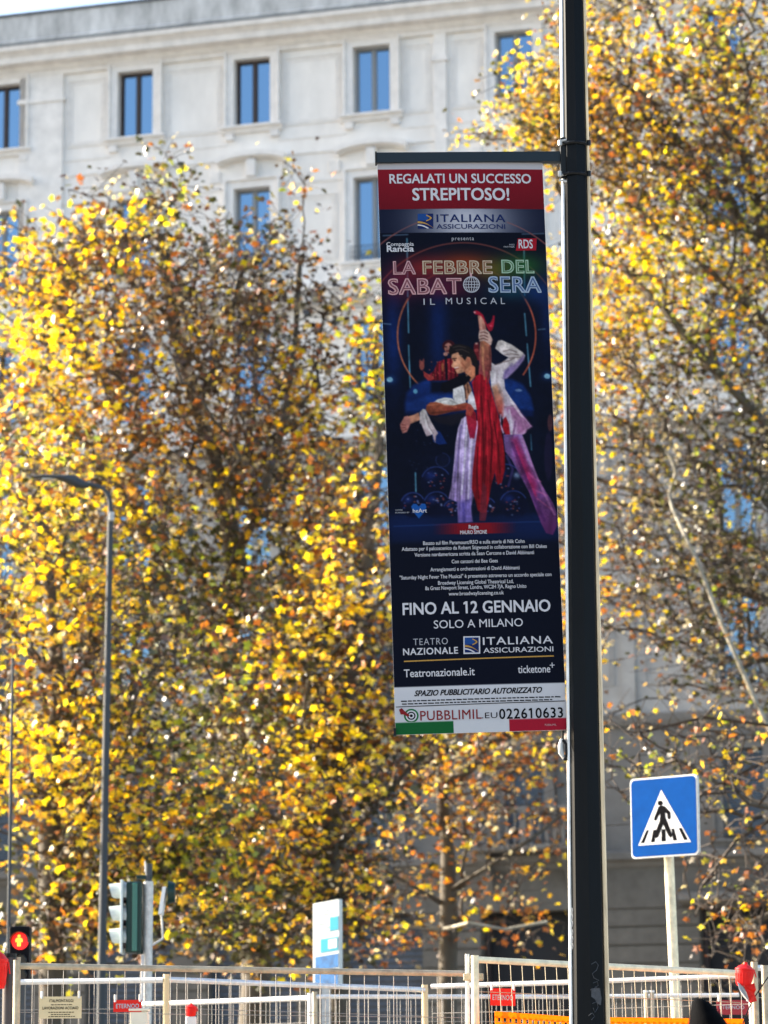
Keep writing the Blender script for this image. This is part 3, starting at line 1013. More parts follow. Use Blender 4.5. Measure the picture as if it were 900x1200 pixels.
def pole_front(px, py, off=.0):
    """point on the right-hand front facet of the shaft"""
    c = at(689.5 - (1150 - py) * .0161, py, PD)
    r = pole_r(c.z) * math.cos(math.pi / 8)
    n = Vector((math.sin(math.radians(25.5)), -math.cos(math.radians(25.5)), 0))
    d = ray(px, py)
    o = Vector((0, 0, HC))
    q = Vector((c.x, PD, c.z)) + n * (r + off)
    return o + d * ((q - o).dot(n) / d.dot(n))


sc_ = MB()
for loop in ([(693, 1130), (698, 1127), (701, 1131), (699, 1137), (694, 1141), (696, 1146), (702, 1149)], [(695, 1152), (700, 1150), (701, 1155), (697, 1157)],
             [(692, 1160), (699, 1157), (702, 1162)], [(694, 1176), (699, 1174), (701, 1180), (697, 1187), (695, 1181)], [(690, 1190), (694, 1187), (697, 1191), (693, 1195)]):
    sc_.tube([pole_front(x, y, .001) for x, y in loop], .0016, 4)
sc_.build('scribble', M_SCRIB, pole)
stk = MB()
poly = [(693, 1158), (703, 1158), (705, 1170), (704, 1178), (700, 1176), (697, 1171), (693, 1168)]
vs = [pole_front(x, y, .0012) for x, y in poly]
stk.add(vs, [tuple(range(len(vs)))])
stk.build('torn_sticker', M_STICKER, pole, recalc=False)
w8 = MB()
lf = at(667, 1065, PD)
for yy in (1068, 1075, 1083, 1093, 1101, 1109):
    c = at(689.5, yy, PD)
    r = pole_r(c.z) * math.cos(math.pi / 8)
    nn = Vector((-math.cos(math.radians(19.5)), -math.sin(math.radians(19.5)), 0))
    tt = Vector((nn.y, -nn.x, 0))
    o = Vector((at(689.5 - (1150 - yy) * .0161, yy, PD).x, PD, c.z)) + nn * (r + .0015)
    w8.tube([o + tt * (.014 * math.cos(a)) + Vector((0, 0, .016 * math.sin(a))) for a in [k * math.pi / 4 for k in range(9)]], .0022, 4, cap=False)
w8.build('paint_marks', M_WHITE, pole)

# --- banner
QC = [(442.0, 188.0), (635.5, 188.0), (664.5, 855.5), (463.5, 861.5)]   # corners TL TR BR BL in the photograph


def st_px(s, t):
    x = QC[0][0] * (1 - s) * (1 - t) + QC[1][0] * s * (1 - t) + QC[2][0] * s * t + QC[3][0] * (1 - s) * t
    y = QC[0][1] * (1 - s) * (1 - t) + QC[1][1] * s * (1 - t) + QC[2][1] * s * t + QC[3][1] * (1 - s) * t
    return x, y


def px_st(x, y):
    s, t = .5, .5
    for _ in range(8):
        fx, fy = st_px(s, t)
        e = 1e-4
        ax, ay = st_px(s + e, t)
        bx, by = st_px(s, t + e)
        a, b, c, d = (ax - fx) / e, (bx - fx) / e, (ay - fy) / e, (by - fy) / e
        det = a * d - b * c
        dx, dy = x - fx, y - fy
        s += (d * dx - b * dy) / det
        t += (a * dy - c * dx) / det
    return s, t


BC = [at(x, y, PD) for x, y in QC]


def ban(s, t, off=0.0):
    """point on the cloth from cloth coordinates, with a shallow billow"""
    p = (BC[0] * (1 - s) + BC[1] * s) * (1 - t) + (BC[3] * (1 - s) + BC[2] * s) * t
    bow = .012 * math.sin(math.pi * s) * (.4 + .6 * math.sin(math.pi * t)) + .004 * math.sin(6 * t + 3 * s)
    return Vector((p.x, PD - bow - off, p.z))


bt = BC[0].lerp(BC[1], .5)
banner = thing('theatre_banner', (bt.x, PD, BC[3].z), 'long dark navy theatre advertising banner with red top and dancing couple', 'banner')
rows_, cols_ = 40, 12
sl = MB()
for j in range(rows_ + 1):
    for i in range(cols_ + 1):
        sl.v.append(tuple(ban(i / cols_, j / rows_, -.001)))
nF = len(sl.v)
for j in range(rows_ + 1):
    for i in range(cols_ + 1):
        sl.v.append(tuple(ban(i / cols_, j / rows_, -.004)))
W_ = cols_ + 1
for j in range(rows_):
    for i in range(cols_):
        a = j * W_ + i
        sl.f += [(a, a + 1, a + 1 + W_, a + W_), (nF + a, nF + a + W_, nF + a + 1 + W_, nF + a + 1)]
for j in range(rows_):
    a = j * W_
    sl.f += [(a, a + W_, nF + a + W_, nF + a), (a + cols_, nF + a + cols_, nF + a + cols_ + W_, a + cols_ + W_)]
for i in range(cols_):
    sl.f += [(i, nF + i, nF + i + 1, i + 1), (rows_ * W_ + i, rows_ * W_ + i + 1, nF + rows_ * W_ + i + 1, nF + rows_ * W_ + i)]
sl.build('cloth', mat('banner_cloth', (0.6, 0.6, 0.62), 0.5), banner, smooth=True)

# printed picture: colours worked out on a fine grid of points over the cloth
GX, GY, SS = 250, 850, 2
PGAIN = 0.66     # even scale on all print colours, set against the exposure
S_, T_ = np.meshgrid((np.arange(GX * SS) + .5) / (GX * SS), (np.arange(GY * SS) + .5) / (GY * SS))
PX = QC[0][0] * (1 - S_) * (1 - T_) + QC[1][0] * S_ * (1 - T_) + QC[2][0] * S_ * T_ + QC[3][0] * (1 - S_) * T_
PY = QC[0][1] * (1 - S_) * (1 - T_) + QC[1][1] * S_ * (1 - T_) + QC[2][1] * S_ * T_ + QC[3][1] * (1 - S_) * T_
IMG = np.zeros(PX.shape + (3,))


def c8(c): return np.array(c, float)


def fill(mask, col, a=1.0):
    m = (mask * a)[..., None] if not isinstance(mask, tuple) else mask
    IMG[:] = IMG * (1 - m) + c8(col) * m


def region(x0, y0, x1, y1):
    k = np.where((PY >= y0) & (PY <= y1) & (PX >= x0) & (PX <= x1))
    if len(k[0]) == 0: return None
    return slice(k[0].min(), k[0].max() + 1), slice(k[1].min(), k[1].max() + 1)


def poly(pts, col, a=1.0, col2=None, axis='y', streak=0.0, freq=.6, feather=.5):
    p = np.array(pts, float)
    r = region(p[:, 0].min() - 2, p[:, 1].min() - 2, p[:, 0].max() + 2, p[:, 1].max() + 2)
    if r is None: return
    X, Y = PX[r], PY[r]
    ins = np.zeros(X.shape, bool)
    dist = np.full(X.shape, 1e9)
    for i in range(len(p)):
        x0, y0 = p[i]; x1, y1 = p[(i + 1) % len(p)]
        if y0 != y1:
            c = ((Y < y0) != (Y < y1)) & (X < (x1 - x0) * (Y - y0) / (y1 - y0) + x0)
            ins ^= c
        L2 = (x1 - x0) ** 2 + (y1 - y0) ** 2 + 1e-9
        t = np.clip(((X - x0) * (x1 - x0) + (Y - y0) * (y1 - y0)) / L2, 0, 1)
        dist = np.minimum(dist, np.hypot(X - x0 - t * (x1 - x0), Y - y0 - t * (y1 - y0)))
    m = np.clip(np.where(ins, dist, -dist) / (2 * feather) + .5, 0, 1) * a
    cc_ = np.ones(X.shape + (3,)) * c8(col)
    if col2 is not None:
        if axis == 'y': g = (Y - p[:, 1].min()) / (np.ptp(p[:, 1]) + 1e-6)
        else: g = (X - p[:, 0].min()) / (np.ptp(p[:, 0]) + 1e-6)
        cc_ = c8(col) * (1 - g[..., None]) + c8(col2) * g[..., None]
    if streak:
        w = np.sin(X * freq + 1.4 * np.sin(Y * .05) + Y * .04) + .6 * np.sin(X * freq * 2.3 + Y * .07 + 1.0) + .5 * np.sin(X * freq * .43 - Y * .03)
        cc_ = cc_ * (1 + streak * w[..., None] * .5)
    m = m[..., None]
    IMG[r] = IMG[r] * (1 - m) + cc_ * m


def glow(cx, cy, rx, ry, col, a=1.0, p=2.0):
    r = region(cx - 2.2 * rx, cy - 2.2 * ry, cx + 2.2 * rx, cy + 2.2 * ry)
    if r is None: return
    d = ((PX[r] - cx) / rx) ** 2 + ((PY[r] - cy) / ry) ** 2
    m = (np.exp(-d * p) * a)[..., None]
    IMG[r] = IMG[r] * (1 - m) + c8(col) * m


def disc(cx, cy, rx, ry, col, a=1.0):
    r = region(cx - rx - 2, cy - ry - 2, cx + rx + 2, cy + ry + 2)
    if r is None: return
    d = (1 - np.hypot((PX[r] - cx) / rx, (PY[r] - cy) / ry)) * min(rx, ry)
    m = (np.clip(d + .5, 0, 1) * a)[..., None]
    IMG[r] = IMG[r] * (1 - m) + c8(col) * m


def stroke(pts, w, col, a=1.0):
    p = np.array(pts, float)
    r = region(p[:, 0].min() - w - 1, p[:, 1].min() - w - 1, p[:, 0].max() + w + 1, p[:, 1].max() + w + 1)
    if r is None: return
    X, Y = PX[r], PY[r]
    dist = np.full(X.shape, 1e9)
    for i in range(len(p) - 1):
        x0, y0 = p[i]; x1, y1 = p[i + 1]
        L2 = (x1 - x0) ** 2 + (y1 - y0) ** 2 + 1e-9
        t = np.clip(((X - x0) * (x1 - x0) + (Y - y0) * (y1 - y0)) / L2, 0, 1)
        dist = np.minimum(dist, np.hypot(X - x0 - t * (x1 - x0), Y - y0 - t * (y1 - y0)))
    m = (np.clip(w / 2 - dist + .5, 0, 1) * a)[..., None]
    IMG[r] = IMG[r] * (1 - m) + c8(col) * m


def arc(cx, cy, r, a0, a1, w, col, a=1.0):
    stroke([(cx + r * math.sin(math.radians(k)), cy - r * math.cos(math.radians(k))) for k in np.linspace(a0, a1, 60)], w, col, a)


def Tof(y):    # cloth t at a left-edge pixel row
    return px_st(451 + (y - 188) * .03, y)[1]


# ground colour and stage
IMG[:] = (9, 14, 30)
for (x, y, rx, ry, c, a) in ((461, 400, 14, 80, (14, 40, 100), .85), (514, 395, 16, 90, (14, 38, 95), .8), (642, 370, 14, 70, (16, 36, 85), .7), (560, 480, 90, 120, (12, 22, 50), .6),
                             (470, 340, 40, 40, (60, 18, 50), .3), (480, 620, 60, 20, (14, 34, 84), .75), (625, 622, 60, 20, (16, 36, 90), .7), (560, 555, 80, 60, (10, 18, 46), .7)):
    glow(x, y, rx, ry, c, a)
disc(547, 500, 0.1, 0.1, (0, 0, 0))
for x0, y0, x1, y1 in ((477, 283, 478, 352), (478, 355, 479, 395), (479, 410, 481, 460), (487, 560, 488, 598), (614, 283, 615, 350), (615, 372, 617, 398), (618, 408, 622, 458), (622, 515, 623, 533)):
    stroke([(x0, y0), (x1, y1)], 1.8, (80, 135, 158), .85)
for x0, y0, x1, y1 in ((449, 279, 478, 278), (612, 277, 638, 276), (449, 384, 458, 385), (631, 391, 639, 390)):
    stroke([(x0, y0), (x1, y1)], 1.2, (110, 140, 165), .7)
arc(543, 410, 122, -62, 60, 1.5, (120, 62, 58), .9)
arc(543, 405, 151, -48, 45, 1.3, (110, 60, 58), .8)
arc(547, 398, 81, -158, -58, 1.9, (165, 92, 66), .95)
arc(547, 398, 81, 58, 125, 1.9, (175, 82, 60), .95)
arc(547, 398, 81, -58, 58, 1.4, (140, 74, 60), .6)
# car-shaped blue bonnets behind the dancers
poly([(475, 492), (474, 480), (477, 466), (484, 457), (500, 451), (530, 450), (560, 449), (600, 450), (613, 456), (621, 468), (625, 484), (625, 494), (600, 496), (520, 497)], (20, 46, 108), 1, (10, 22, 58), feather=2)
poly([(476, 478), (506, 468), (540, 470), (540, 486), (476, 488)], (24, 54, 122), .7, feather=2)
poly([(592, 455), (612, 458), (622, 472), (625, 486), (596, 484)], (20, 50, 116), .9, feather=2)
poly([(505, 453), (545, 452), (545, 466), (505, 466)], (8, 12, 28), .9, feather=2)
poly([(476, 492), (624, 494), (622, 540), (480, 540)], (8, 13, 30), .85, feather=2)
for k in range(60):
    disc(480 + 138 * random.random(), 500 + 110 * random.random(), .9, .6, (45, 55, 85), .6)
poly([(505, 508), (516, 512), (524, 526), (515, 527), (508, 524)], (18, 44, 108), .9)
# mirrored balls
for cx, cy, r in ((511, 570, 18), (484, 597, 15), (512, 597, 16), (593, 568, 19), (602, 597, 17), (570, 600, 12), (530, 602, 11)):
    disc(cx, cy, r, r, (10, 15, 38))
    arc(cx, cy, r - 1, -70, 60, 1.4, (45, 62, 122), .8)
    glow(cx - r * .35, cy - r * .4, r * .5, r * .4, (28, 46, 110), .8)
    for k in range(16):
        a = random.random() * 6.28; q = r * .75 * math.sqrt(random.random())
        disc(cx + q * math.cos(a), cy + q * math.sin(a), 1.2, .8, random.choice([(130, 50, 60), (120, 130, 170), (60, 70, 130), (150, 80, 70)]), .8)
glow(606, 563, 5, 5, (150, 175, 215), .8)
disc(519, 545, 9, 7, (14, 20, 44), .8)
arc(519, 545, 8, 0, 300, 1.0, (40, 52, 100), .7)
# lamps
for cx, cy in ((457, 450.5), (641.5, 446)):
    glow(cx, cy, 9, 7, (30, 70, 130), .7)
    disc(cx, cy, 3.6, 3, (130, 180, 205))
disc(487, 464.5, 2.5, 2.8, (90, 150, 180))
disc(608, 463, 4, 1.6, (120, 150, 200), .9)
disc(645, 501, 3.2, 10, (110, 60, 62), .6)
disc(643, 540, 5, 28, (28, 24, 50), .8)
# stage edge
poly([(458, 612), (655, 608), (657, 637), (459, 641)], (14, 30, 70), .55, feather=3)
stroke([(462, 622), (655, 616)], 1.4, (30, 56, 110), .7)
# singer behind
disc(526, 411, 7.5, 7, (58, 20, 28))
disc(525.5, 413.5, 4.6, 6.2, (176, 118, 104))
disc(522.5, 412, 1.4, .8, (40, 20, 22)); disc(528, 411.5, 1.4, .8, (40, 20, 22)); disc(524.5, 417, 1.6, .8, (120, 30, 40))
poly([(513, 430), (520, 427), (530, 425), (537, 428), (537, 451), (512, 452), (503, 452), (500, 447), (508, 441)], (120, 28, 38), 1, (90, 18, 30), streak=.5, freq=1.2)
poly([(496, 440), (500, 443), (506, 446), (510, 450), (502, 452), (497, 447)], (140, 48, 48))
for k in range(28): disc(503 + 33 * random.random(), 429 + 22 * random.random(), .7, .7, random.choice([(190, 60, 60), (60, 12, 24), (180, 90, 70)]), .8)
disc(519, 436, 1.6, 5, (170, 100, 62), .8)
disc(494.5, 434, 3.0, 5.6, (140, 72, 66)); disc(492.5, 430, 1.1, 3, (120, 60, 58)); disc(496.5, 429, 1.0, 3, (120, 60, 58))
stroke([(522.5, 421), (523.5, 449)], 2.6, (18, 14, 26)); disc(522.3, 420.6, 2.6, 2.2, (182, 128, 116))
poly([(556, 408), (561, 406), (562, 428), (557, 428), (555, 414)], (110, 32, 40)); disc(558.5, 408, 1.6, 1.2, (190, 150, 140)); disc(558.5, 416, 2.4, 2, (170, 70, 70))
# raised leg and shoe
poly([(560, 375), (565, 373), (568, 380), (570, 392), (571, 400), (574, 409), (576, 420), (576, 438), (573, 455), (570, 470), (556, 470), (560, 448), (562, 432), (562, 418), (563, 404), (562, 392)], (198, 138, 116), 1, (150, 42, 58))
poly([(563, 404), (571, 401), (575, 414), (575, 430), (571, 440), (564, 440), (562, 424)], (176, 116, 78), .75, (150, 78, 72), feather=2)
stroke([(563, 378), (564.5, 391)], 2.2, (222, 168, 146), .7)
poly([(554.6, 370), (558, 368.6), (562, 370), (566.5, 374), (569, 381), (571, 385), (575, 383), (577.3, 378), (577.6, 374.6), (580, 374.6), (579.4, 381), (578.6, 387), (577, 392), (573.5, 394), (570.6, 389), (567, 380), (564, 375.4), (560, 374), (556.4, 373.4)], (158, 26, 48))
disc(556.5, 371, 1.3, 1, (210, 160, 160)); disc(575, 387, 1.6, 1.2, (210, 70, 90), .8)
# gripping hand
poly([(562, 392.5), (569, 391), (573, 394), (576, 400), (578.5, 406), (575, 410), (571, 407), (567, 404.6), (562, 405.6), (561, 399)], (206, 170, 156))
for y in (395, 399, 402.6): stroke([(562, y + .4), (567, y - .8), (571.5, y + 1.2)], 1.1, (92, 52, 50), .9)
# sleeve and jacket
poly([(577, 404), (583, 405), (582, 411), (579, 414), (575.6, 411)], (14, 16, 30))
poly([(584, 404.6), (588, 403.6), (600, 409), (606, 413), (613, 418), (615.6, 421.6), (614, 426), (605, 438), (594, 448.6), (590.6, 450), (576, 452), (576, 430), (581, 433.5), (588, 430.6), (596, 424.4), (588, 420), (580.4, 413.6), (582, 409)], (208, 196, 188), 1, (196, 184, 190))
poly([(614.6, 421), (614, 427), (605, 438.5), (594, 449), (590.6, 450), (591, 440), (603, 432), (611, 424)], (132, 108, 160), .9, feather=1.5)
for p in ([(590, 417), (598, 415), (606, 418)], [(592, 421), (600, 420), (608, 421)], [(597, 425), (604, 424), (610, 424)], [(591, 430), (597, 428), (603, 425)], [(580, 433), (587, 431), (592, 428)]):
    stroke(p, 1.3, (110, 92, 88), .75)
poly([(574, 440), (584, 444), (591, 450), (592, 461), (598, 471), (605, 480), (611, 490), (623.6, 505.4), (618, 509), (615, 514), (609, 516.6), (600, 518.4), (594, 514.6), (590, 500), (585, 480), (576, 460)], (204, 196, 194), 1, (196, 168, 196))
poly([(591, 483), (603, 481), (611, 490), (623.6, 505.4), (618, 509), (613, 514), (606, 515), (604, 500)], (150, 84, 132), .75, feather=2.5)
stroke([(591, 483), (603, 481)], 1.2, (120, 100, 110), .7)
poly([(576, 459), (584, 455), (589, 468), (590.5, 480), (589, 494), (584, 492), (579, 476)], (206, 160, 122), .9, (172, 50, 46), feather=2)
poly([(590, 497), (593, 494), (596.6, 503), (598, 516), (593, 516), (589, 508)], (160, 22, 36), 1)
stroke([(587, 492), (586, 502), (590, 513)], 2.0, (196, 160, 186), .9)
# wide trouser leg
poly([(590, 515), (612, 515), (618, 530), (624, 548), (631, 566), (640, 582), (648, 594), (652.6, 606), (653, 622), (648, 632), (640, 630), (634, 618), (627, 600), (620, 582), (609, 562), (600, 545), (592, 535)], (132, 96, 156), 1, (82, 36, 84), streak=.15, freq=.35)
poly([(599, 520), (606, 518), (614, 536), (622, 556), (630, 574), (628, 590), (618, 570), (607, 548)], (150, 28, 76), .7, feather=3)
poly([(609, 516), (613, 518), (622, 545), (626, 556), (619, 548)], (186, 156, 200), .7, feather=1.5)
for p in ([(620, 560), (626, 566), (634, 570)], [(624, 578), (632, 582), (641, 586)], [(630, 590), (638, 596), (646, 602)]):
    stroke(p, 1.8, (178, 84, 130), .5)
stroke([(594, 540), (601, 556), (596, 575)], 3, (74, 60, 120), .5)
# man's head, neck, shirt
poly([(545, 440), (552, 432), (557, 436), (558, 446), (552, 453), (547, 452)], (196, 122, 88))
poly([(529.5, 421), (537, 418), (542, 420), (552, 424), (553, 432), (548, 440), (540, 443), (536, 444), (534.6, 441.4), (533.4, 439), (534, 437), (530.4, 436.4), (529, 434.6), (531, 430), (529, 425)], (206, 146, 112))
poly([(540, 424), (553, 424), (553, 433), (546, 440), (541, 438)], (172, 104, 76), .7, feather=1.5)
poly([(525.6, 417), (527.4, 412), (533, 409), (540, 408.6), (549, 411), (555, 416), (559, 424), (561, 436), (557.6, 436.6), (553.6, 431), (551, 424.6), (547.6, 423.6), (545, 428.4), (542, 424.6), (539, 423), (537, 418.4), (531, 420), (527.6, 423)], (28, 24, 26))
for p in ([(531, 413), (538, 411), (546, 413)], [(534, 416), (542, 415), (550, 419)]): stroke(p, .9, (84, 72, 66), .7)
disc(549, 427.4, 2.0, 3.2, (176, 104, 80))
stroke([(530.4, 426.2), (535, 425.6)], 1.2, (40, 24, 22)); disc(533, 428, 1.3, .8, (50, 30, 30)); stroke([(533, 437), (537, 436.2)], 1.0, (236, 226, 220)); stroke([(533, 438.4), (537.6, 437.2)], .8, (120, 40, 44))
poly([(557, 437), (561, 436), (561, 446), (557, 448)], (24, 20, 24))
# partner bending back: dark hair, white top, arm
poly([(538, 446), (547, 444), (552, 448), (549, 456), (543, 459), (534, 463), (522, 466), (516, 463), (518, 455), (528, 451)], (12, 12, 22))
poly([(531, 462), (538, 459), (543, 457), (545, 466), (546, 478), (537, 479), (531, 473)], (212, 206, 204))
poly([(544, 458), (549, 453), (553, 462), (552, 470), (546, 476)], (176, 120, 92)); stroke([(548, 456), (549, 466)], 1.2, (70, 40, 34)); stroke([(545, 460), (546, 472)], 1.2, (60, 36, 32))
poly([(549, 470), (553, 464), (558, 476), (560, 486), (554, 486), (548, 480)], (210, 204, 208))
poly([(507, 478.5), (513, 474), (521, 471.8), (529, 472.6), (537, 477), (546, 480), (540, 484), (520, 484)], (208, 204, 198))
poly([(499, 486), (500, 481), (504, 477.6), (511, 477), (517, 478.6), (521, 481), (532, 481), (547, 477.6), (549, 483), (546, 486), (532, 488), (520, 491), (510, 493), (503, 492)], (158, 84, 58), 1, (110, 52, 40))
poly([(520, 484), (548, 480), (549, 486), (534, 488), (522, 487)], (138, 50, 42), .6, feather=1.5)
poly([(504, 494), (520, 494), (536, 490), (545, 490), (543, 500), (530, 505), (514, 502)], (26, 24, 34), .9, feather=1.5)
poly([(478, 494), (485, 492), (491, 489), (492.6, 498), (485, 501), (480, 503)], (188, 130, 104))
poly([(469, 503), (472, 498), (474, 494), (478, 493), (481, 497), (481, 503), (477, 512), (472, 513.6), (469.6, 508)], (184, 118, 108))
for p in ([(470, 503), (475, 504)], [(470, 507), (475, 507)], [(472, 511), (476, 509)]): stroke(p, .9, (110, 48, 50), .9)
poly([(492, 489), (496, 485), (499, 486), (502, 493), (506, 501), (510, 508), (513.6, 513.6), (511, 517), (510.4, 525), (508.6, 522), (507, 515), (500, 517.6), (497, 511), (494, 503), (492, 502)], (204, 196, 190), 1, (176, 150, 160))
stroke([(499, 492), (503, 506), (508, 514)], 1.1, (140, 130, 130), .7)
# lilac satin and the red scarf
poly([(541, 497), (547, 493), (554, 496), (561, 500), (561, 520), (557, 545), (555, 566), (556, 585), (552, 600), (554, 617), (537, 618), (536, 594), (526, 590), (529, 575), (532, 550), (534, 525), (537, 508)], (190, 172, 202), 1, (138, 112, 172), streak=.38, freq=.75)
poly([(536, 594), (552, 590), (553, 617), (538, 618)], (82, 72, 140), .7, feather=2)
poly([(546, 490), (552, 484), (558, 490), (559, 504), (556, 520), (551, 520), (548, 506)], (166, 30, 40), .95, (140, 16, 50))
poly([(547, 478), (552, 480), (556, 486), (552, 494), (546, 492)], (176, 72, 58), .9)
poly([(553, 454), (558, 446), (563, 444), (570, 448), (574, 456), (577, 468), (581, 482), (586, 500), (589, 518), (592, 540), (592, 556), (588, 572), (583, 574), (580, 560), (576, 574), (573, 592), (570, 606), (565, 607), (560, 604), (557, 592), (553, 578), (554, 558), (557, 530), (560, 505), (559, 488), (556, 470)], (168, 22, 40), 1, (122, 20, 28), streak=.30, freq=.7)
for p in ([(564, 470), (566, 500), (567, 540), (565, 580)], [(572, 475), (575, 500), (577, 530), (575, 560)], [(579, 500), (584, 530), (586, 560)], [(560, 530), (559, 560), (561, 590)], [(570, 540), (568, 570), (567, 598)]):
    stroke(p, 1.7, (66, 10, 18), .7)
for p in ([(561, 465), (563, 500), (563, 540)], [(569, 470), (571, 510), (572, 550)], [(576, 490), (580, 520), (582, 545)]): stroke(p, 1.0, (212, 52, 60), .55)
poly([(566, 570), (570, 576), (571, 606), (569, 616), (562, 616), (562, 606)], (110, 36, 50), .8)
for p, w_, c_, a_ in (([(600, 432), (594, 440), (590, 449)], 3, (100, 84, 130), .5), ([(583, 440), (582, 452), (588, 470)], 2.5, (150, 136, 140), .5), ([(596, 470), (602, 480), (612, 494)], 2.5, (236, 228, 226), .5),
                      ([(604, 500), (603, 508), (601, 517)], 2.5, (110, 60, 110), .6), ([(612, 496), (614, 504), (616, 512)], 2, (196, 140, 180), .6), ([(597, 486), (599, 500), (600, 514)], 2.5, (226, 214, 224), .6),
                      ([(600, 525), (610, 550), (622, 580), (638, 615)], 3.5, (64, 30, 84), .5), ([(612, 520), (624, 552), (638, 584), (650, 608)], 2.6, (186, 120, 170), .5), ([(606, 530), (616, 556), (628, 586)], 2.4, (170, 40, 90), .5),
                      ([(541, 505), (538, 530), (533, 570)], 2.6, (110, 90, 150), .6), ([(547, 505), (545, 540), (541, 585)], 2.2, (232, 222, 238), .7), ([(553, 520), (551, 550), (549, 590)], 2.2, (236, 226, 240), .6), ([(543, 596), (544, 616)], 3, (60, 52, 120), .6),
                      ([(566, 410), (566, 430), (568, 450)], 2.4, (212, 150, 104), .6), ([(574, 412), (575, 432), (571, 455)], 2.4, (90, 44, 44), .6), ([(562, 395), (561.6, 402)], 1.4, (232, 200, 184), .6),
                      ([(503, 481), (515, 479), (535, 483)], 1.8, (196, 116, 84), .6), ([(506, 490), (520, 489), (540, 486)], 2.2, (70, 32, 26), .6), ([(497, 492), (500, 505), (506, 514)], 2, (236, 230, 226), .6),
                      ([(590, 408), (601, 412), (611, 419)], 2.2, (236, 224, 214), .6), ([(541, 431), (546, 437), (544, 442)], 2, (140, 76, 56), .5), ([(533, 431), (537, 433)], 1.6, (232, 176, 140), .5), ([(534, 422), (541, 422.5)], 1.6, (226, 170, 132), .5),
                      ([(547, 446), (552, 440)], 2, (230, 160, 120), .5), ([(535, 464), (537, 476)], 2, (240, 236, 232), .6), ([(541, 462), (543, 476)], 1.6, (150, 146, 150), .6), ([(515, 476), (525, 474), (536, 479)], 1.4, (150, 146, 146), .6)):
    stroke(p, w_, c_, a_)
# soften the picture, then give it the mottling of an enlarged stage photograph
for _ in range(2):
    IMG[1:-1] = IMG[:-2] * .25 + IMG[1:-1] * .5 + IMG[2:] * .25
    IMG[:, 1:-1] = IMG[:, :-2] * .25 + IMG[:, 1:-1] * .5 + IMG[:, 2:] * .25


def soft_noise(step):
    g = RNG.uniform(-1, 1, (IMG.shape[0] // step + 2, IMG.shape[1] // step + 2))
    yy, xx = np.arange(IMG.shape[0]) / step, np.arange(IMG.shape[1]) / step
    y0, x0 = yy.astype(int), xx.astype(int)
    fy, fx = (yy - y0)[:, None], (xx - x0)[None]
    return ((g[y0][:, x0] * (1 - fx) + g[y0][:, x0 + 1] * fx) * (1 - fy) + (g[y0 + 1][:, x0] * (1 - fx) + g[y0 + 1][:, x0 + 1] * fx) * fy)


art = ((PY > 365) & (PY < 612))[..., None]
lum = IMG.mean(-1, keepdims=True)
mott = (soft_noise(26) * .12 + soft_noise(11) * .10 + soft_noise(5) * .08)[..., None]
IMG[:] = np.where(art, IMG * (1 + mott * np.clip(lum / 60, .6, 1.3)), IMG)
# heart-shaped emblem
poly([(491, 613), (483.5, 604), (482, 599), (484.5, 596), (488, 596), (491, 599), (494.5, 595.6), (498.6, 596), (500, 600), (498, 605)], (28, 88, 168), .95)
# red credit strip
for k in range(40):
    x = 508 + k * 3
    d = abs(x - 555) / 50
    poly([(x, 619.4 - (x - 508) * .02), (x + 3, 619.4 - (x - 505) * .02), (x + 3.3, 632 - (x - 505) * .02), (x + .3, 632 - (x - 508) * .02)], (128, 20, 32), max(0, min(1, 1.5 - 1.5 * d)), feather=.05)
# title glow
for cx, cy, rx, ry, c, a in ((468, 335, 22, 20, (120, 30, 60), .6), (500, 318, 34, 16, (150, 40, 40), .75), (545, 314, 34, 15, (160, 62, 30), .8), (580, 320, 24, 14, (110, 92, 30), .7), (612, 315, 28, 16, (40, 96, 44), .8), (520, 342, 40, 14, (100, 24, 50), .7),
                             (600, 345, 30, 12, (20, 70, 90), .7), (630, 345, 16, 16, (20, 50, 110), .7)):
    glow(cx, cy, rx, ry, c, a, 1.2)
# silver band and the red head; edges follow the cloth
TT = T_
x_ = S_


def band(y0, y1, f):
    t0, t1 = Tof(y0), Tof(y1)
    k = (TT >= t0) & (TT < t1)
    g = (TT - t0) / (t1 - t0)
    IMG[k] = f(x_[k], g[k])


def silver(s, g):
    w = np.exp(-((s - .52) / .36) ** 2 * 1.6) * (.85 + .15 * np.sin(3 * g))
    w = np.clip(w * 1.08 - .05, 0, 1)[:, None]
    return np.array((24, 30, 52)) * (1 - w) + np.array((186, 188, 200)) * w


band(247, 276, silver)
arc(543, 405, 151, -48, -20, 1.3, (150, 92, 88), .6)
arc(543, 405, 151, 20, 45, 1.3, (150, 92, 88), .6)
band(199, 247.6, lambda s, g: np.array((146, 26, 42)) * (1 - .22 * g[:, None]) * (1 - .18 * np.abs(s - .4)[:, None]))
band(180, 199, lambda s, g: np.tile(np.array((196, 194, 200.)), (len(s), 1)) * (.86 + .14 * g[:, None]))
band(807, 847.5, lambda s, g: np.tile(np.array((208, 209, 214.)), (len(s), 1)) * (1 - .04 * g[:, None]))
band(847.5, 870, lambda s, g: np.where((s < .34)[:, None], np.array((24, 96, 50)), np.where((s < .665)[:, None], np.array((206, 208, 212)), np.array((164, 28, 50)))))
IMG[:] = np.clip(IMG, 0, 255)
I2 = IMG.reshape(GY, SS, GX, SS, 3).mean((1, 3)) / 255
I2 = np.where(I2 <= .04045, I2 / 12.92, ((I2 + .055) / 1.055) ** 2.4) * PGAIN
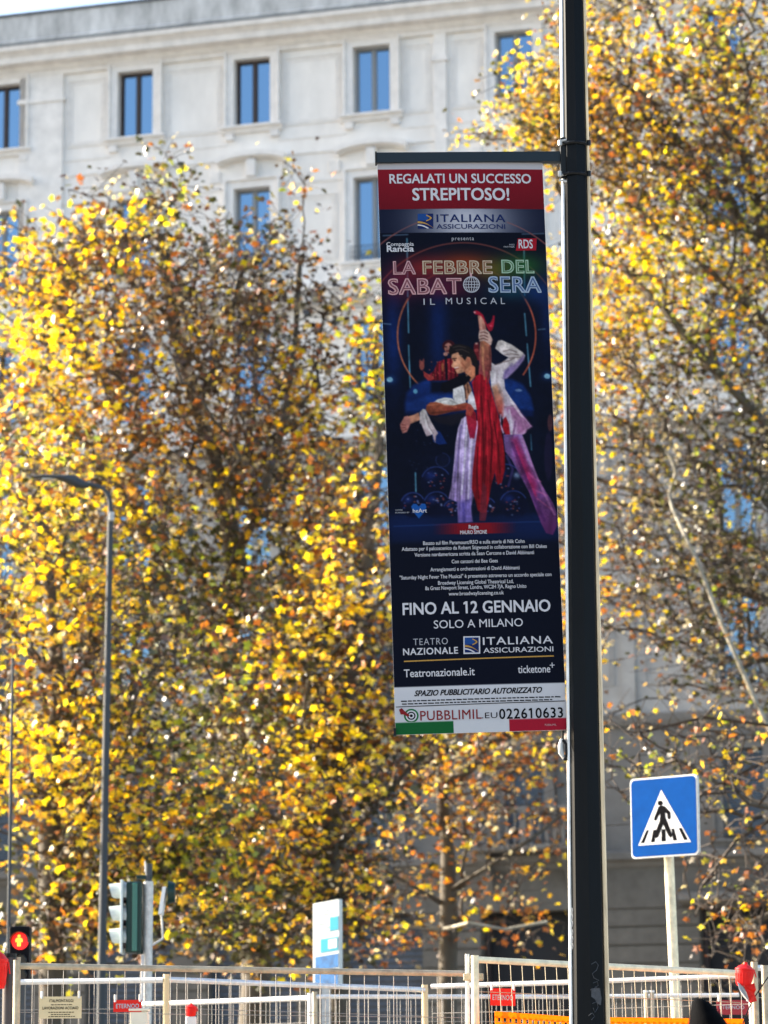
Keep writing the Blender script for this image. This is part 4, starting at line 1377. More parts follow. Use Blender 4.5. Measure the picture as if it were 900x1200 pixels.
# points of the print sheet sit at cell centres, outermost ones pulled to the cloth's edge
sv = (np.arange(GX) + .5) / GX; sv[0] = 0.001; sv[-1] = .999
tv = (np.arange(GY) + .5) / GY; tv[0] = 0.0003; tv[-1] = .9997
SV, TV = np.meshgrid(sv, tv)
Bc = [np.array(b) for b in BC]
PB = ((Bc[0][None, None] * (1 - SV[..., None]) + Bc[1] * SV[..., None]) * (1 - TV[..., None]) + (Bc[3] * (1 - SV[..., None]) + Bc[2] * SV[..., None]) * TV[..., None])
bow = .012 * np.sin(math.pi * SV) * (.4 + .6 * np.sin(math.pi * TV)) + .004 * np.sin(6 * TV + 3 * SV)
PB[..., 1] = PD - bow
PB = PB.reshape(-1, 3) - np.array(WL[banner.name])
ii = (np.arange(GY - 1)[:, None] * GX + np.arange(GX - 1)[None]).ravel()
QD = np.stack([ii, ii + GX, ii + GX + 1, ii + 1], 1)
pr = fast_mesh('printed_picture', PB, QD, M_PRINT, banner, tint=np.concatenate([I2.reshape(-1, 3), np.ones((GX * GY, 1))], 1), smooth=True)


def text_verts(txt, bold=0.0, space=1.0, shear=0.0, res=3):
    c = bpy.data.curves.new('t', 'FONT')
    c.body = txt
    c.offset = bold
    c.space_character = space
    c.shear = shear
    c.resolution_u = res
    o = bpy.data.objects.new('t', c)
    COL.objects.link(o)
    dg = bpy.context.evaluated_depsgraph_get()
    me = bpy.data.meshes.new_from_object(o.evaluated_get(dg))
    bpy.data.objects.remove(o)
    bpy.data.curves.remove(c)
    vs = [tuple(v.co) for v in me.vertices]
    fs = [tuple(p.vertices) for p in me.polygons]
    bpy.data.meshes.remove(me)
    return vs, fs


def lettering(txt, x0, x1, ybase, cap, m, bold=0.0, space=1.0, shear=0.0, off=.0012, parent=None, mapper=None, name='lettering'):
    """fit the words between x0 and x1 (photo px), baseline at ybase (px at x0..x1 middle), capital height cap px"""
    vs, fs = text_verts(txt, min(bold, 0.0), space, shear)
    if not vs: return
    for ci, ch in enumerate(txt):
        if ch == '1':
            hv = max(v[0] for v in text_verts(txt[:ci + 1], 0, space, shear)[0])
            w1 = text_verts('1', 0, space, shear)[0]
            lft = hv - (max(v[0] for v in w1) - min(v[0] for v in w1))
            k0 = len(vs)
            vs = list(vs) + [(lft + .02, .69, 0), (lft - .13, .60, 0), (lft - .13, .52, 0), (lft + .02, .59, 0)]
            fs = list(fs) + [(k0, k0 + 1, k0 + 2, k0 + 3)]
    if bold > 0:
        n0, v0, f0 = len(vs), vs, fs
        vs, fs = [], []
        for q, (dx, dy) in enumerate(((-.8, -.6), (.8, -.6), (-.8, .6), (.8, .6), (0, 0))):
            vs += [(v[0] + dx * bold, v[1] + dy * bold, q) for v in v0]
            fs += [tuple(i + q * n0 for i in f) for f in f0]
    lo = min(v[0] for v in vs); hi = max(v[0] for v in vs)
    mb = MB()
    if mapper is None:
        xm = (x0 + x1) / 2
        s_m, t_m = px_st(xm, ybase)
        _, t_c = px_st(xm, ybase - cap)
        s0, s1 = px_st(x0, ybase)[0], px_st(x1, ybase)[0]
        dt = (t_m - t_c) / .70
        for v in vs:
            s = s0 + (v[0] - lo) / (hi - lo) * (s1 - s0)
            mb.v.append(tuple(ban(s, t_m - v[1] * dt, off + (.00012 * v[2] if bold > 0 else 0))))
    else:
        for v in vs:
            f = (v[0] - lo) / (hi - lo)
            pq = mapper(x0 + f * (x1 - x0), ybase - v[1] / .70 * cap)
            mb.v.append((pq[0], pq[1] - (.00012 * v[2] if bold > 0 else 0), pq[2]))
    mb.f = fs
    return mb.build(name, m, parent if parent is not None else banner, recalc=False)


L_W = mat('print_white', tuple(v * .66 for v in lin((212, 212, 218))), 0.5, spec=.05)
L_G = mat('print_grey', tuple(v * .66 for v in lin((176, 178, 186))), 0.5, spec=.05)
L_N = mat('print_navy', tuple(v * .66 for v in lin((26, 42, 92))), 0.5, spec=.05)
L_K = mat('print_black', tuple(v * .66 for v in lin((16, 17, 22))), 0.5, spec=.05)
L_M = mat('print_maroon', tuple(v * .66 for v in lin((134, 36, 40))), 0.5, spec=.05)
L_GOLD = mat('print_gold', tuple(v * .66 for v in lin((186, 144, 74))), 0.5, spec=.05)
L_BL = mat('print_blue', tuple(v * .66 for v in lin((34, 74, 140))), 0.5, spec=.05)
L_P = mat('print_pink', tuple(v * .66 for v in lin((206, 160, 164))), 0.5, spec=.05)
L_PY = mat('print_straw', tuple(v * .66 for v in lin((200, 182, 158))), 0.5, spec=.05)
L_PG = mat('print_mint', tuple(v * .66 for v in lin((164, 196, 172))), 0.5, spec=.05)
L_PB = mat('print_ice', tuple(v * .66 for v in lin((166, 184, 206))), 0.5, spec=.05)
L_DIM = mat('print_dim', tuple(v * .66 for v in lin((130, 84, 92))), 0.5, spec=.05)
L_DIM2 = mat('print_dim_straw', tuple(v * .66 for v in lin((138, 104, 84))), 0.5, spec=.05)
L_DIM3 = mat('print_dim_mint', tuple(v * .66 for v in lin((92, 124, 92))), 0.5, spec=.05)
L_DIM4 = mat('print_dim_ice', tuple(v * .66 for v in lin((84, 106, 146))), 0.5, spec=.05)
L_RED = mat('print_red', tuple(v * .66 for v in lin((160, 26, 42))), 0.5, spec=.05)
L_GREEN = mat('print_green', tuple(v * .66 for v in lin((28, 110, 60))), 0.5, spec=.05)

lettering("REGALATI UN SUCCESSO", 456.5, 622.5, 216.0, 11.2, L_W, .022)
lettering("STREPITOSO!", 483.5, 597.0, 236.6, 14.6, L_W, .026)
lettering("ITALIANA", 511.8, 592.5, 263.0, 9.2, L_N, .012, 1.12)
lettering("ASSICURAZIONI", 511.6, 592.2, 271.2, 5.6, L_N, .008)
lettering("presenta", 529.5, 555.5, 285.0, 4.6, L_G, .006, 1.25)
lettering("Compagnia", 453.0, 485.0, 291.6, 4.6, L_W, .012)
lettering("Rancia", 453.5, 485.2, 298.4, 7.0, L_W, .030)
lettering("RADIO", 597.0, 603.0, 290.8, 1.8, L_G, .0)
lettering("PARTNER", 590.5, 603.0, 293.4, 1.8, L_G, .0)


def bpoly(pts, m, off=.001, name='emblem', parent=None):
    mb = MB()
    mb.v = [tuple(ban(*px_st(x, y), off)) for x, y in pts]
    mb.f = [tuple(range(len(pts)))]
    return mb.build(name, m, parent or banner, recalc=False)


bpoly([(607, 282.4), (629, 282.0), (628.4, 296.4), (604.6, 297.0)], L_RED)
lettering("RDS", 608.0, 624.6, 294.0, 10.4, L_W, .018, off=.0018)


def logo(x0, y0, x1, y1, border):
    if border:
        bpoly([(x0 - 1.6, y0 - 1.4), (x1 + 1.6, y0 - 1.6), (x1 + 1.8, y1 + 1.4), (x0 - 1.4, y1 + 1.8)], L_W, .0008)
    bpoly([(x0, y0), (x1, y0 - .2), (x1 + .2, y1), (x0 + .2, y1 + .2)], L_N, .0012)
    w, h = x1 - x0, y1 - y0

    def band_(fn0, fn1, m, off):
        n = 14
        a = [(x0 + w * fn0(k / n)[0], y0 + h * fn0(k / n)[1]) for k in range(n + 1)]
        b = [(x0 + w * fn1(k / n)[0], y0 + h * fn1(k / n)[1]) for k in range(n + 1)]
        mb = MB()
        mb.v = [tuple(ban(*px_st(x, y), off)) for x, y in a + b]
        mb.f = [(k, k + 1, n + 2 + k, n + 1 + k) for k in range(n)]
        mb.build('emblem', m, banner, recalc=False)
    bpoly([(x0, y0), (x0 + w * .62, y0), (x0 + w * .75, y0 + h * .2), (x0 + w * .6, y0 + h * .46), (x0, y0 + h * .46)], L_BL, .0015)
    # a swung gold road and a white one under it
    band_(lambda k: (k, .50 + .45 * k ** 2), lambda k: (k, .62 + .33 * k ** 2.6 + .02), L_GOLD, .0018)
    band_(lambda k: (k * .75, .72 + .26 * k ** 2), lambda k: (k * .62, .80 + .20 * k ** 2), L_W, .0018)
    band_(lambda k: (.55 + .36 * math.sin(math.pi * k), .06 + .46 * k), lambda k: (.55 + .24 * math.sin(math.pi * k), .14 + .30 * k), L_GOLD, .0018)


logo(489.5, 253.2, 507.6, 271.0, False)
# title, word by word, with the lighter inner line of the neon letters
for w_, x0, x1, yb, cp_, m in (("LA", 461, 487.5, 325.4, 15.5, L_P), ("FEBBRE", 495.5, 577.5, 325.0, 15.5, L_PY), ("DEL", 588, 626.5, 323.6, 15.5, L_PG),
                               ("SABAT", 455, 541.5, 349.2, 18.5, L_P), ("SERA", 572.5, 635.0, 346.6, 18.5, L_PB)):
    lettering(w_, x0, x1, yb, cp_, m, .040, 1.06)
    lettering(w_, x0 + 1.4, x1 - 1.4, yb - .4, cp_ - .8, {L_P: L_DIM, L_PY: L_DIM2, L_PG: L_DIM3, L_PB: L_DIM4}[m], -.014, 1.06, off=.0024)
# mirror globe in place of the O
gx, gy, gr = 552.6, 338.0, 9.2


def ring_line(pts, w, m, off=.0016, name='emblem'):
    mb = MB()
    if len(pts) == 2:
        pts = [(pts[0][0] + (pts[1][0] - pts[0][0]) * k / 16, pts[0][1] + (pts[1][1] - pts[0][1]) * k / 16) for k in range(17)]
    p = [ban(*px_st(x, y), off) for x, y in pts]
    for a, b in zip(p[:-1], p[1:]):
        t = (b - a).normalized()
        n = Vector((-t.z, 0, t.x)) * w * PD / F / 2
        mb.add([a - n, b - n, b + n, a + n], [(0, 1, 2, 3)])
    return mb.build(name, m, banner, recalc=False)


ring_line([(gx + gr * math.cos(a), gy + gr * math.sin(a)) for a in np.linspace(0, 2 * math.pi, 33)], 1.4, L_G)
for f in (.38, .0, -.38):
    ring_line([(gx + gr * f * math.cos(a), gy + gr * math.sin(a)) for a in np.linspace(-math.pi / 2, math.pi / 2, 15)], .9, L_G)
for f in (.35, -.35):
    ring_line([(gx + gr * 1.0 * math.cos(a) * 1, gy + gr * f + 1.2 * math.sin(a * 0)) for a in (math.acos(.93), math.pi - math.acos(.93))], .9, L_G)
for f in (.72, -.72):
    ring_line([(gx + gr * f * math.cos(a), gy + gr * math.sin(a)) for a in np.linspace(-math.pi / 2, math.pi / 2, 15)], .8, L_G)
ring_line([(gx - gr, gy), (gx + gr, gy)], .9, L_G)
ring_line([(551.6, 320), (552.0, 329)], 2.4, L_P)
lettering("IL", 496.5, 510.0, 362.2, 7.6, L_G, .004, 1.6)
lettering("MUSICAL", 522.5, 592.0, 361.2, 7.6, L_G, .004, 1.65)
lettering("heArt", 484.0, 500.5, 606.2, 4.6, L_W, .012, off=.0016)
lettering("CASTING", 463.5, 472, 603.9, 1.6, L_G)
lettering("POWERED BY", 463.5, 480, 606.9, 1.6, L_G)
lettering("Regia", 549.5, 561.0, 625.0, 4.4, L_W, .016)
lettering("MAURO SIMONE", 539.5, 570.8, 631.2, 4.3, L_W, .018)
for txt, x0, x1, yb, cp_ in (("Basato sul film Paramount/RSO e sulla storia di Nik Cohn", 496, 615, 642.6, 4.3),
                             ("Adattato per il palcoscenico da Robert Stigwood in collaborazione con Bill Oakes", 471, 641, 648.8, 4.3),
                             ("Versione nordamericana scritta da Sean Cercone e David Abbinanti", 486, 626, 655.8, 4.3),
                             ("Con canzoni dei Bee Gees", 529.5, 583.5, 664.6, 4.3),
                             ("Arrangiamenti e orchestrazioni di David Abbinanti", 504.5, 609, 673.2, 4.3),
                             ("\"Saturday Night Fever The Musical\" è presentato attraverso un accordo speciale con", 468.5, 646.5, 681.6, 4.3),
                             ("Broadway Licensing Global Theatrical Ltd,", 513.5, 602, 688.8, 4.3),
                             ("8a Great Newport Street, Londra, WC2H 7JA, Regno Unito", 498.5, 617, 694.6, 4.3),
                             ("www.broadwaylicensing.co.uk", 526, 590.5, 701.6, 4.3)):
    lettering(txt, x0, x1, yb, cp_, L_W, .012)
lettering("FINO AL 12 GENNAIO", 472, 645.5, 722.2, 13.6, L_W, .024)
lettering("SOLO A MILANO", 508.5, 613.0, 738.8, 9.4, L_W, .000)
lettering("TEATRO", 484.5, 525.0, 758.6, 7.6, L_G, -.004, 1.15)
lettering("NAZIONALE", 472.5, 537.0, 769.6, 7.6, L_W, .022, 1.1)
logo(544.6, 750.6, 561.0, 767.6, True)
lettering("ITALIANA", 566.0, 648.0, 758.0, 8.8, L_W, .008, 1.12)
lettering("ASSICURAZIONI", 566.5, 648.6, 767.2, 5.8, L_W, .006)
ring_line([(473.5, 777.6), (649, 771.4)], 1.5, L_GOLD)
lettering("Teatronazionale.it", 473.5, 556.5, 794.6, 9.0, L_W, .012)
lettering("ticketone", 607.0, 645.0, 790.6, 8.6, L_W, .012)
ring_line([(644.2, 782), (650, 781.8)], .9, L_W)
ring_line([(646.9, 779), (647.3, 785)], .9, L_W)
lettering("SPAZIO PUBBLICITARIO AUTORIZZATO", 485.5, 635.5, 815.2, 6.4, L_K, .034, 1.0, .35)
# two rows of unreadable small print, one dash per word
mb = MB()
for row, (xa, xb, y) in enumerate(((470, 652, 822.4), (471, 648, 825.6))):
    x = xa
    while x < xb:
        L = 2.5 + 4.5 * random.random()
        f = (x - xa) / (xb - xa)
        yy = y - 5.2 * f
        mb.add([ban(*px_st(x, yy), .0012), ban(*px_st(x + L, yy), .0012), ban(*px_st(x + L, yy + 1.3), .0012), ban(*px_st(x, yy + 1.3), .0012)], [(0, 1, 2, 3)])
        x += L + 1.2
mb.build('small_print', L_K, banner, recalc=False)
ring_line([(464, 829.6), (662, 822.6)], .9, L_K)
lettering("PUBBLIMIL", 492.6, 564.5, 844.0, 11.0, L_M, .006, 1.05)
lettering(".EU", 564.8, 583.0, 842.4, 6.6, L_K, .0, 1.05)
lettering("022610633", 585.0, 660.0, 842.2, 11.4, L_K, .018, 1.1)
# archery target with a red dart
for r, m, o_ in ((8.6, L_GREEN, .0012), (6.6, L_W, .0015), (5.0, L_K, .0018), (3.4, L_W, .0021), (1.8, L_K, .0024)):
    pts = [(482.0 + r * math.cos(a), 839.6 + r * math.sin(a) * .93) for a in np.linspace(0, 2 * math.pi, 25)[:-1]]
    pts = [(x, min(y, 846.4)) for x, y in pts]
    bpoly(pts, m, o_)
bpoly([(467.6, 832.6), (471.0, 830.8), (473.4, 833.6), (480, 839), (478.6, 841), (472.4, 838), (469.6, 838.2)], L_M, .0028)
lettering("PUBBLIMIL", 638.5, 652, 850.8, 2.2, L_P, .0)
# horizontal arm over the banner, bottom rod and the clip that ties it back
a0, a1 = at(440.5, 180, PD), at(657, 190.5, PD)
MB().box(a0.x, a1.x, PD - .022, PD + .022, a1.z, a0.z).build('arm', M_BAR, pole, bevel=.003)
MB().box(a0.x - .004, a0.x + .004, PD - .025, PD + .025, a1.z - .003, a0.z + .003).build('arm_end_cap', M_BLACK, pole)
e0, e1 = ban(-.004, .995, -.012), ban(1.004, .995, -.012)
MB().tube([e0, e1], .012, 10).build('bottom_rod', M_BAR, banner, smooth=True)
for e in (e0, e1):
    MB().box(e.x - .006, e.x + .006, e.y - .022, e.y + .014, e.z - .018, e.z + .018).build('rod_end_cap', M_BLACK, banner)
clip = [(659.5, 856), (659.5, 866)]
MB().tube([at(x, y, PD - .01) for x, y in clip], .006, 6).build('tie_wire', M_BLACK, banner)
MB().tube([at(x, y, PD - .01) for x, y in ((658.5, 866), (656.8, 874), (657.6, 882), (661.5, 890))], [.008, .012, .014, .006], 8).build('tie_spring', M_GALV, banner, smooth=True)
MB().tube([at(x, y, PD - .02) for x, y in ((659.5, 867), (664, 872), (664.5, 884), (661, 891))], [.006, .008, .009, .008], 8).build('tie_shackle', M_BLACK, banner, smooth=True)
MB().tube([at(x, y, PD - .02) for x, y in ((661, 889), (667, 891), (666, 883), (670, 884))], .006, 6).build('tie_hook', M_BLACK, banner)

# ------------------------------------------------------------------ pedestrian crossing sign
SY = math.radians(38)
sc0 = at(778.3, 957, 22.0)
st_, sn_ = Vector((math.cos(SY), -math.sin(SY), 0)), Vector((-math.sin(SY), -math.cos(SY), 0))
tl, bl_ = at(784, 1009, 22.11), at(792.5, 1195, 22.11)
kk_ = (bl_ - tl) / (tl.z - bl_.z)
ft = tl + kk_ * (tl.z - 0.12)
top_ = tl - kk_ * .54
sg = thing('crossing_sign', (ft.x, ft.y, .12), 'square blue pedestrian crossing sign on a thin steel post', 'road sign')
MB().tube([ft, top_], .034, 14).build('post', mat('sign_post_zinc', (0.80, 0.70, 0.48), .42, .25, var=.3, scale=18), sg, smooth=True)
for z in (.17, .47):
    p = tl - kk_ * z
    MB().box(p.x - .06, p.x + .06, p.y - .045, p.y + .04, p.z - .02, p.z + .02).build('clamp', M_GALV, sg, bevel=.004)
HS = .273


def rrect(w, h, r, n=5):
    out = []
    for cx, cy, a0 in ((w - r, h - r, 0), (-w + r, h - r, 90), (-w + r, -h + r, 180), (w - r, -h + r, 270)):
        for k in range(n + 1):
            a = math.radians(a0 + 90 * k / n)
            out.append((cx + r * math.cos(a), cy + r * math.sin(a)))
    return out


UPV = Vector((0, 0, 1))
MB().slab(rrect(HS, HS, .03), sc0, st_, UPV, sn_, -.02, 0.0).build('backing_plate', M_GALV, sg)
MB().slab(rrect(HS - .004, HS - .004, .028), sc0, st_, UPV, sn_, 0.0005, .002).build('white_border', M_WHITE, sg)
MB().slab(rrect(HS - .012, HS - .012, .03), sc0, st_, UPV, sn_, 0.0025, .004).build('blue_face', M_SIGNBLUE, sg)


def zs_(x, y):   # position on the sign face read off an enlarged view
    s = (x - 340) / 267
    t = (y - (211 - 21 * s)) / (337 + 5 * s)
    return ((s - .5) * 2 * HS, (.5 - t) * 2 * HS)


def face(pts, m, d0, d1, name):
    return MB().slab([zs_(x, y) for x, y in pts], sc0, st_, UPV, sn_, d0, d1).build(name, m, sg)


face([(466, 257), (370, 492), (578, 478)], M_WHITE, .0045, .0055, 'white_triangle')
face([(461 + 10 * math.cos(a), 313 + 10.5 * math.sin(a)) for a in np.linspace(0, 6.283, 17)[:-1]], M_INK, .006, .007, 'walking_figure_head')
face([(455, 327), (466, 323), (480, 328), (500, 352), (501, 376), (494, 383), (489, 378), (488, 360), (480, 352), (480, 372), (489, 398), (507, 450), (499, 460), (490, 450), (471, 402),
      (450, 455), (440, 461), (434, 450), (458, 388), (461, 358), (453, 366), (444, 386), (436, 386), (436, 376), (446, 350)], M_INK, .006, .007, 'walking_figure')
for q in ([(405, 427), (414, 427), (394, 480), (380, 482)], [(431, 427), (442, 425), (436, 477), (421, 478)], [(464, 424), (479, 423), (480, 474), (463, 475)], [(503, 422), (513, 421), (524, 470), (509, 472)], [(531, 420), (543, 418), (566, 468), (552, 470)]):
    face(q, M_INK, .006, .0065, 'zebra_stripe')

# ------------------------------------------------------------------ street lamp
LD = 38.9
l0, l1 = at(129.5, 600, LD), at(119.5, 1130, LD)
kl = (l1 - l0) / (l0.z - l1.z)
lf = l0 + kl * (l0.z)
lamp = thing('street_lamp', (lf.x, LD, 0), 'slender grey street lamp with one drooping flat lamp head before the left tree', 'street lamp')
n_ = 14
MB().tube([lf.lerp(l0, k / n_) for k in range(n_ + 1)], [.062 - .026 * k / n_ for k in range(n_ + 1)], 12).build('mast', M_LAMP, lamp, smooth=True)
MB().tube([at(x, y, LD) for x, y in ((129.5, 601), (129, 588), (126, 578), (120, 572), (111, 569), (100, 567))], [.033, .032, .030, .028, .027, .026], 10).build('curved_arm', M_LAMP, lamp, smooth=True)
hd = MB()
sec = ((104, 569, .034, .032), (97, 567.5, .06, .06), (88, 564, .095, .08), (76, 561, .10, .05), (66, 559.5, .095, .032), (52, 558.5, .075, .026), (39, 559, .04, .018))
for (x, y, ry, rz) in sec:
    c = at(x, y, LD)
    for k in range(12):
        a = 2 * math.pi * k / 12
        hd.v.append((c.x, c.y + ry * math.cos(a), c.z + rz * math.sin(a)))
for i in range(len(sec) - 1):
    for k in range(12):
        hd.f.append((i * 12 + k, i * 12 + (k + 1) % 12, (i + 1) * 12 + (k + 1) % 12, (i + 1) * 12 + k))
hd.f += [tuple(range(12)), tuple((len(sec) - 1) * 12 + k for k in range(12))]
hd.build('lamp_head', M_LAMP, lamp, smooth=True)
c = at(60, 561.5, LD)
MB().box(c.x - .11, c.x + .17, LD - .055, LD + .055, c.z - .012, c.z + .008).build('lamp_glass', mat('lamp_glass', (.5, .5, .45), .2), lamp, bevel=.004)
c = at(131.5, 606, LD)
MB().box(c.x - .03, c.x + .03, LD - .09, LD - .04, c.z - .06, c.z + .05).build('clamp', M_GALV, lamp, bevel=.01)

p0_, p1_ = at(15, 775, 30), at(10, 1100, 30)
kp_ = (p1_ - p0_) / (p0_.z - p1_.z)
pf_ = p0_ + kp_ * p0_.z
tpole = thing('thin_mast', (pf_.x, 30, 0), 'thin pale mast rising at the left edge behind the red pedestrian light', 'mast')
MB().tube([pf_, p0_], [.022, .012], 10).build('tube', M_LAMP, tpole, smooth=True)
MB().tube([p0_, p0_ + Vector((0, 0, .03))], .016, 10).build('cap', M_LAMP, tpole, smooth=True)

# ------------------------------------------------------------------ traffic signals
TD = 24.0
t0_, t1_ = at(174.5, 1012, TD), at(172, 1190, TD)
kt = (t1_ - t0_) / (t0_.z - t1_.z)
tf = t0_ + kt * t0_.z
tp = thing('signal_post', (tf.x, TD, 0), 'round grey steel post holding the dark green traffic signal on the left', 'post')
mid = at(174, 1033, TD)
MB().tube([tf, mid], .037, 14).build('post', M_GALV, tp, smooth=True)
MB().tube([mid, t0_], .026, 12).build('post_top', M_LAMP, tp, smooth=True)
for y in (1030, 1118):
    a, b = at(160, y - 3, TD), at(178, y, TD)
    MB().box(a.x, b.x, TD - .02, TD + .045, a.z - .02, a.z + .008).build('signal_bracket', M_GREEN, tp, bevel=.003)
MB().tube([at(170.5, 1022, TD - .05), at(170, 1009, TD - .05)], .006, 6).build('cable', M_WHITE, tp)
MB().tube([at(167, 1119, TD - .06), at(166, 1198, TD - .06)], .011, 8).build('conduit', M_WHITE, tp)
# signal head seen from the side: back to the right, lenses to the left
hx0, hx1 = at(149, 1034, TD), at(166.5, 1117, TD)
th = thing('traffic_signal', (hx0.x, TD, hx1.z), 'dark green three-lamp traffic signal seen side on, visors pointing left', 'traffic light')
MB().box(hx0.x, hx1.x, TD - .085, TD + .085, hx1.z, hx0.z).build('housing', M_GREEN, th, bevel=.012)
MB().box(hx0.x + .045, hx1.x - .03, TD - .098, TD - .084, hx1.z + .01, hx0.z - .01).build('side_rib', mat('signal_green_light', (0.03, 0.13, 0.10), 0.25), th, bevel=.006)
bx = at(142.5, 1034, TD)
MB().box(bx.x, bx.x + .018, TD - .12, TD + .12, at(142, 1118, TD).z, at(142, 1032, TD).z).build('backing_board', mat('signal_board_edge', (.55, .62, .6), .35), th, bevel=.004)
for k in range(3):
    c = at(146, 1047 + 26.5 * k, TD)
    dm = MB()
    MB().tube([(c.x + .02, TD, c.z), (c.x - .005, TD, c.z)], .075, 18).build('lens', M_LENS, th, smooth=True)
    vs, fs = [], []
    for i, (dx, fr) in enumerate(((.02, 1.0), (-.095, .86))):
        for j in range(15):
            a = math.radians(-25 + 230 * j / 14)
            for rr in (.082 * fr, .077 * fr):
                vs.append((c.x + dx - (0.02 if i else 0) * math.sin(a), TD + rr * math.cos(a), c.z + rr * math.sin(a)))
    for j in range(14):
        q = j * 2
        fs += [(q, q + 2, q + 32, q + 30), (q + 1, q + 31, q + 33, q + 3), (q + 30, q + 32, q + 33, q + 31)]
    vz = MB(); vz.add(vs, fs)
    vz.build('visor', mat('sunlit_visor_plastic', (.42, .46, .44), .35), th, recalc=False)  # visors paled so that the sunlight on them is in the colour
# small repeater head with its bright edge, beside the post
r0 = at(200, 1057, TD + .8)
rs = thing('repeater_signal', (r0.x, TD + .8, r0.z - .2), 'small dark signal disc with a narrow bright slanting edge right of the post', 'traffic light')
rd = TD + .8
MB().tube([at(197, 1046, rd), at(205, 1046, rd)], [.09, .075], 16).build('disc_housing', M_GREEN, rs, smooth=True)
a, b = at(193.5, 1040, rd), at(188.5, 1072, rd)
MB().slab([(-.014, 0), (.014, 0), (.014 + (b.x - a.x), b.z - a.z), (-.014 + (b.x - a.x), b.z - a.z)], a, (1, 0, 0), (0, 0, 1), (0, 1, 0), -.1, .1).build('edge_board', mat('white_board_edge', (.72, .72, .7), .4), rs)
MB().tube([at(189, 1072, rd), at(190, 1082, rd), at(191, 1100, rd), at(178, 1108, TD)], .008, 6).build('bracket_rod', M_GALV, rs)

# lit pedestrian signal
GD = 21.0
g0, g1 = at(12, 1086, GD), at(35, 1150, GD)
pl_ = thing('signal_post', (at(24, 1150, GD).x, GD, 0), 'short dark post under the lit red pedestrian light at the left edge', 'post')
MB().tube([(at(24, 1150, GD).x, GD + .02, 0), (at(24, 1150, GD).x, GD + .02, g1.z)], .035, 12).build('post', M_LAMP, pl_, smooth=True)
ps = thing('pedestrian_signal', (at(24, 1150, GD).x, GD, g1.z), 'dark pedestrian signal at the left edge showing a lit red figure', 'traffic light')
MB().box(g0.x, g1.x, GD - .05, GD + .08, g1.z, g0.z).build('housing', mat('signal_black', (.004, .003, .005), .5, spec=.1), ps, bevel=.01)
for yy, litp in ((1103, True), (1126, False), (1143, False)):
    c = at(23.5, yy, GD - .055)
    MB().tube([(c.x, GD - .045, c.z), (c.x, GD - .058, c.z)], .055 if litp else .04, 20).build('lens', M_LITRING if litp else M_LENS, ps, smooth=True)
    rr = .060 if litp else .045
    vs, fs = [], []
    for dy in (-.05, -.13):
        for j in range(13):
            a = math.radians(-10 + 200 * j / 12)
            vs += [(c.x + rr * math.cos(a), GD + dy, c.z + rr * math.sin(a)), (c.x + (rr - .004) * math.cos(a), GD + dy, c.z + (rr - .004) * math.sin(a))]
    for j in range(12):
        q = j * 2
        fs += [(q, q + 2, q + 28, q + 26), (q + 1, q + 27, q + 29, q + 3), (q + 26, q + 28, q + 29, q + 27)]
    v_ = MB(); v_.add(vs, fs); v_.build('visor', M_BLACK, ps, recalc=False)
c = at(23.5, 1103, GD)
fig = MB()
fig.slab([(.010 * math.cos(a), .029 + .010 * math.sin(a)) for a in np.linspace(0, 6.283, 11)[:-1]], (c.x, GD - .0585, c.z), (1, 0, 0), (0, 0, 1), (0, -1, 0), .0005, .003)
fig.slab([(-.016, .017), (.016, .017), (.024, .004), (.022, -.010), (.013, -.006), (.011, -.036), (-.011, -.036), (-.013, -.006), (-.022, -.010), (-.024, .004)], (c.x, GD - .0585, c.z), (1, 0, 0), (0, 0, 1), (0, -1, 0), .0005, .003)
fig.build('lit_figure', M_LIT, ps)


# ------------------------------------------------------------------ road works fences
def interp(a, b, t): return Vector(a).lerp(Vector(b), t)


wire_mesh_cache = {}


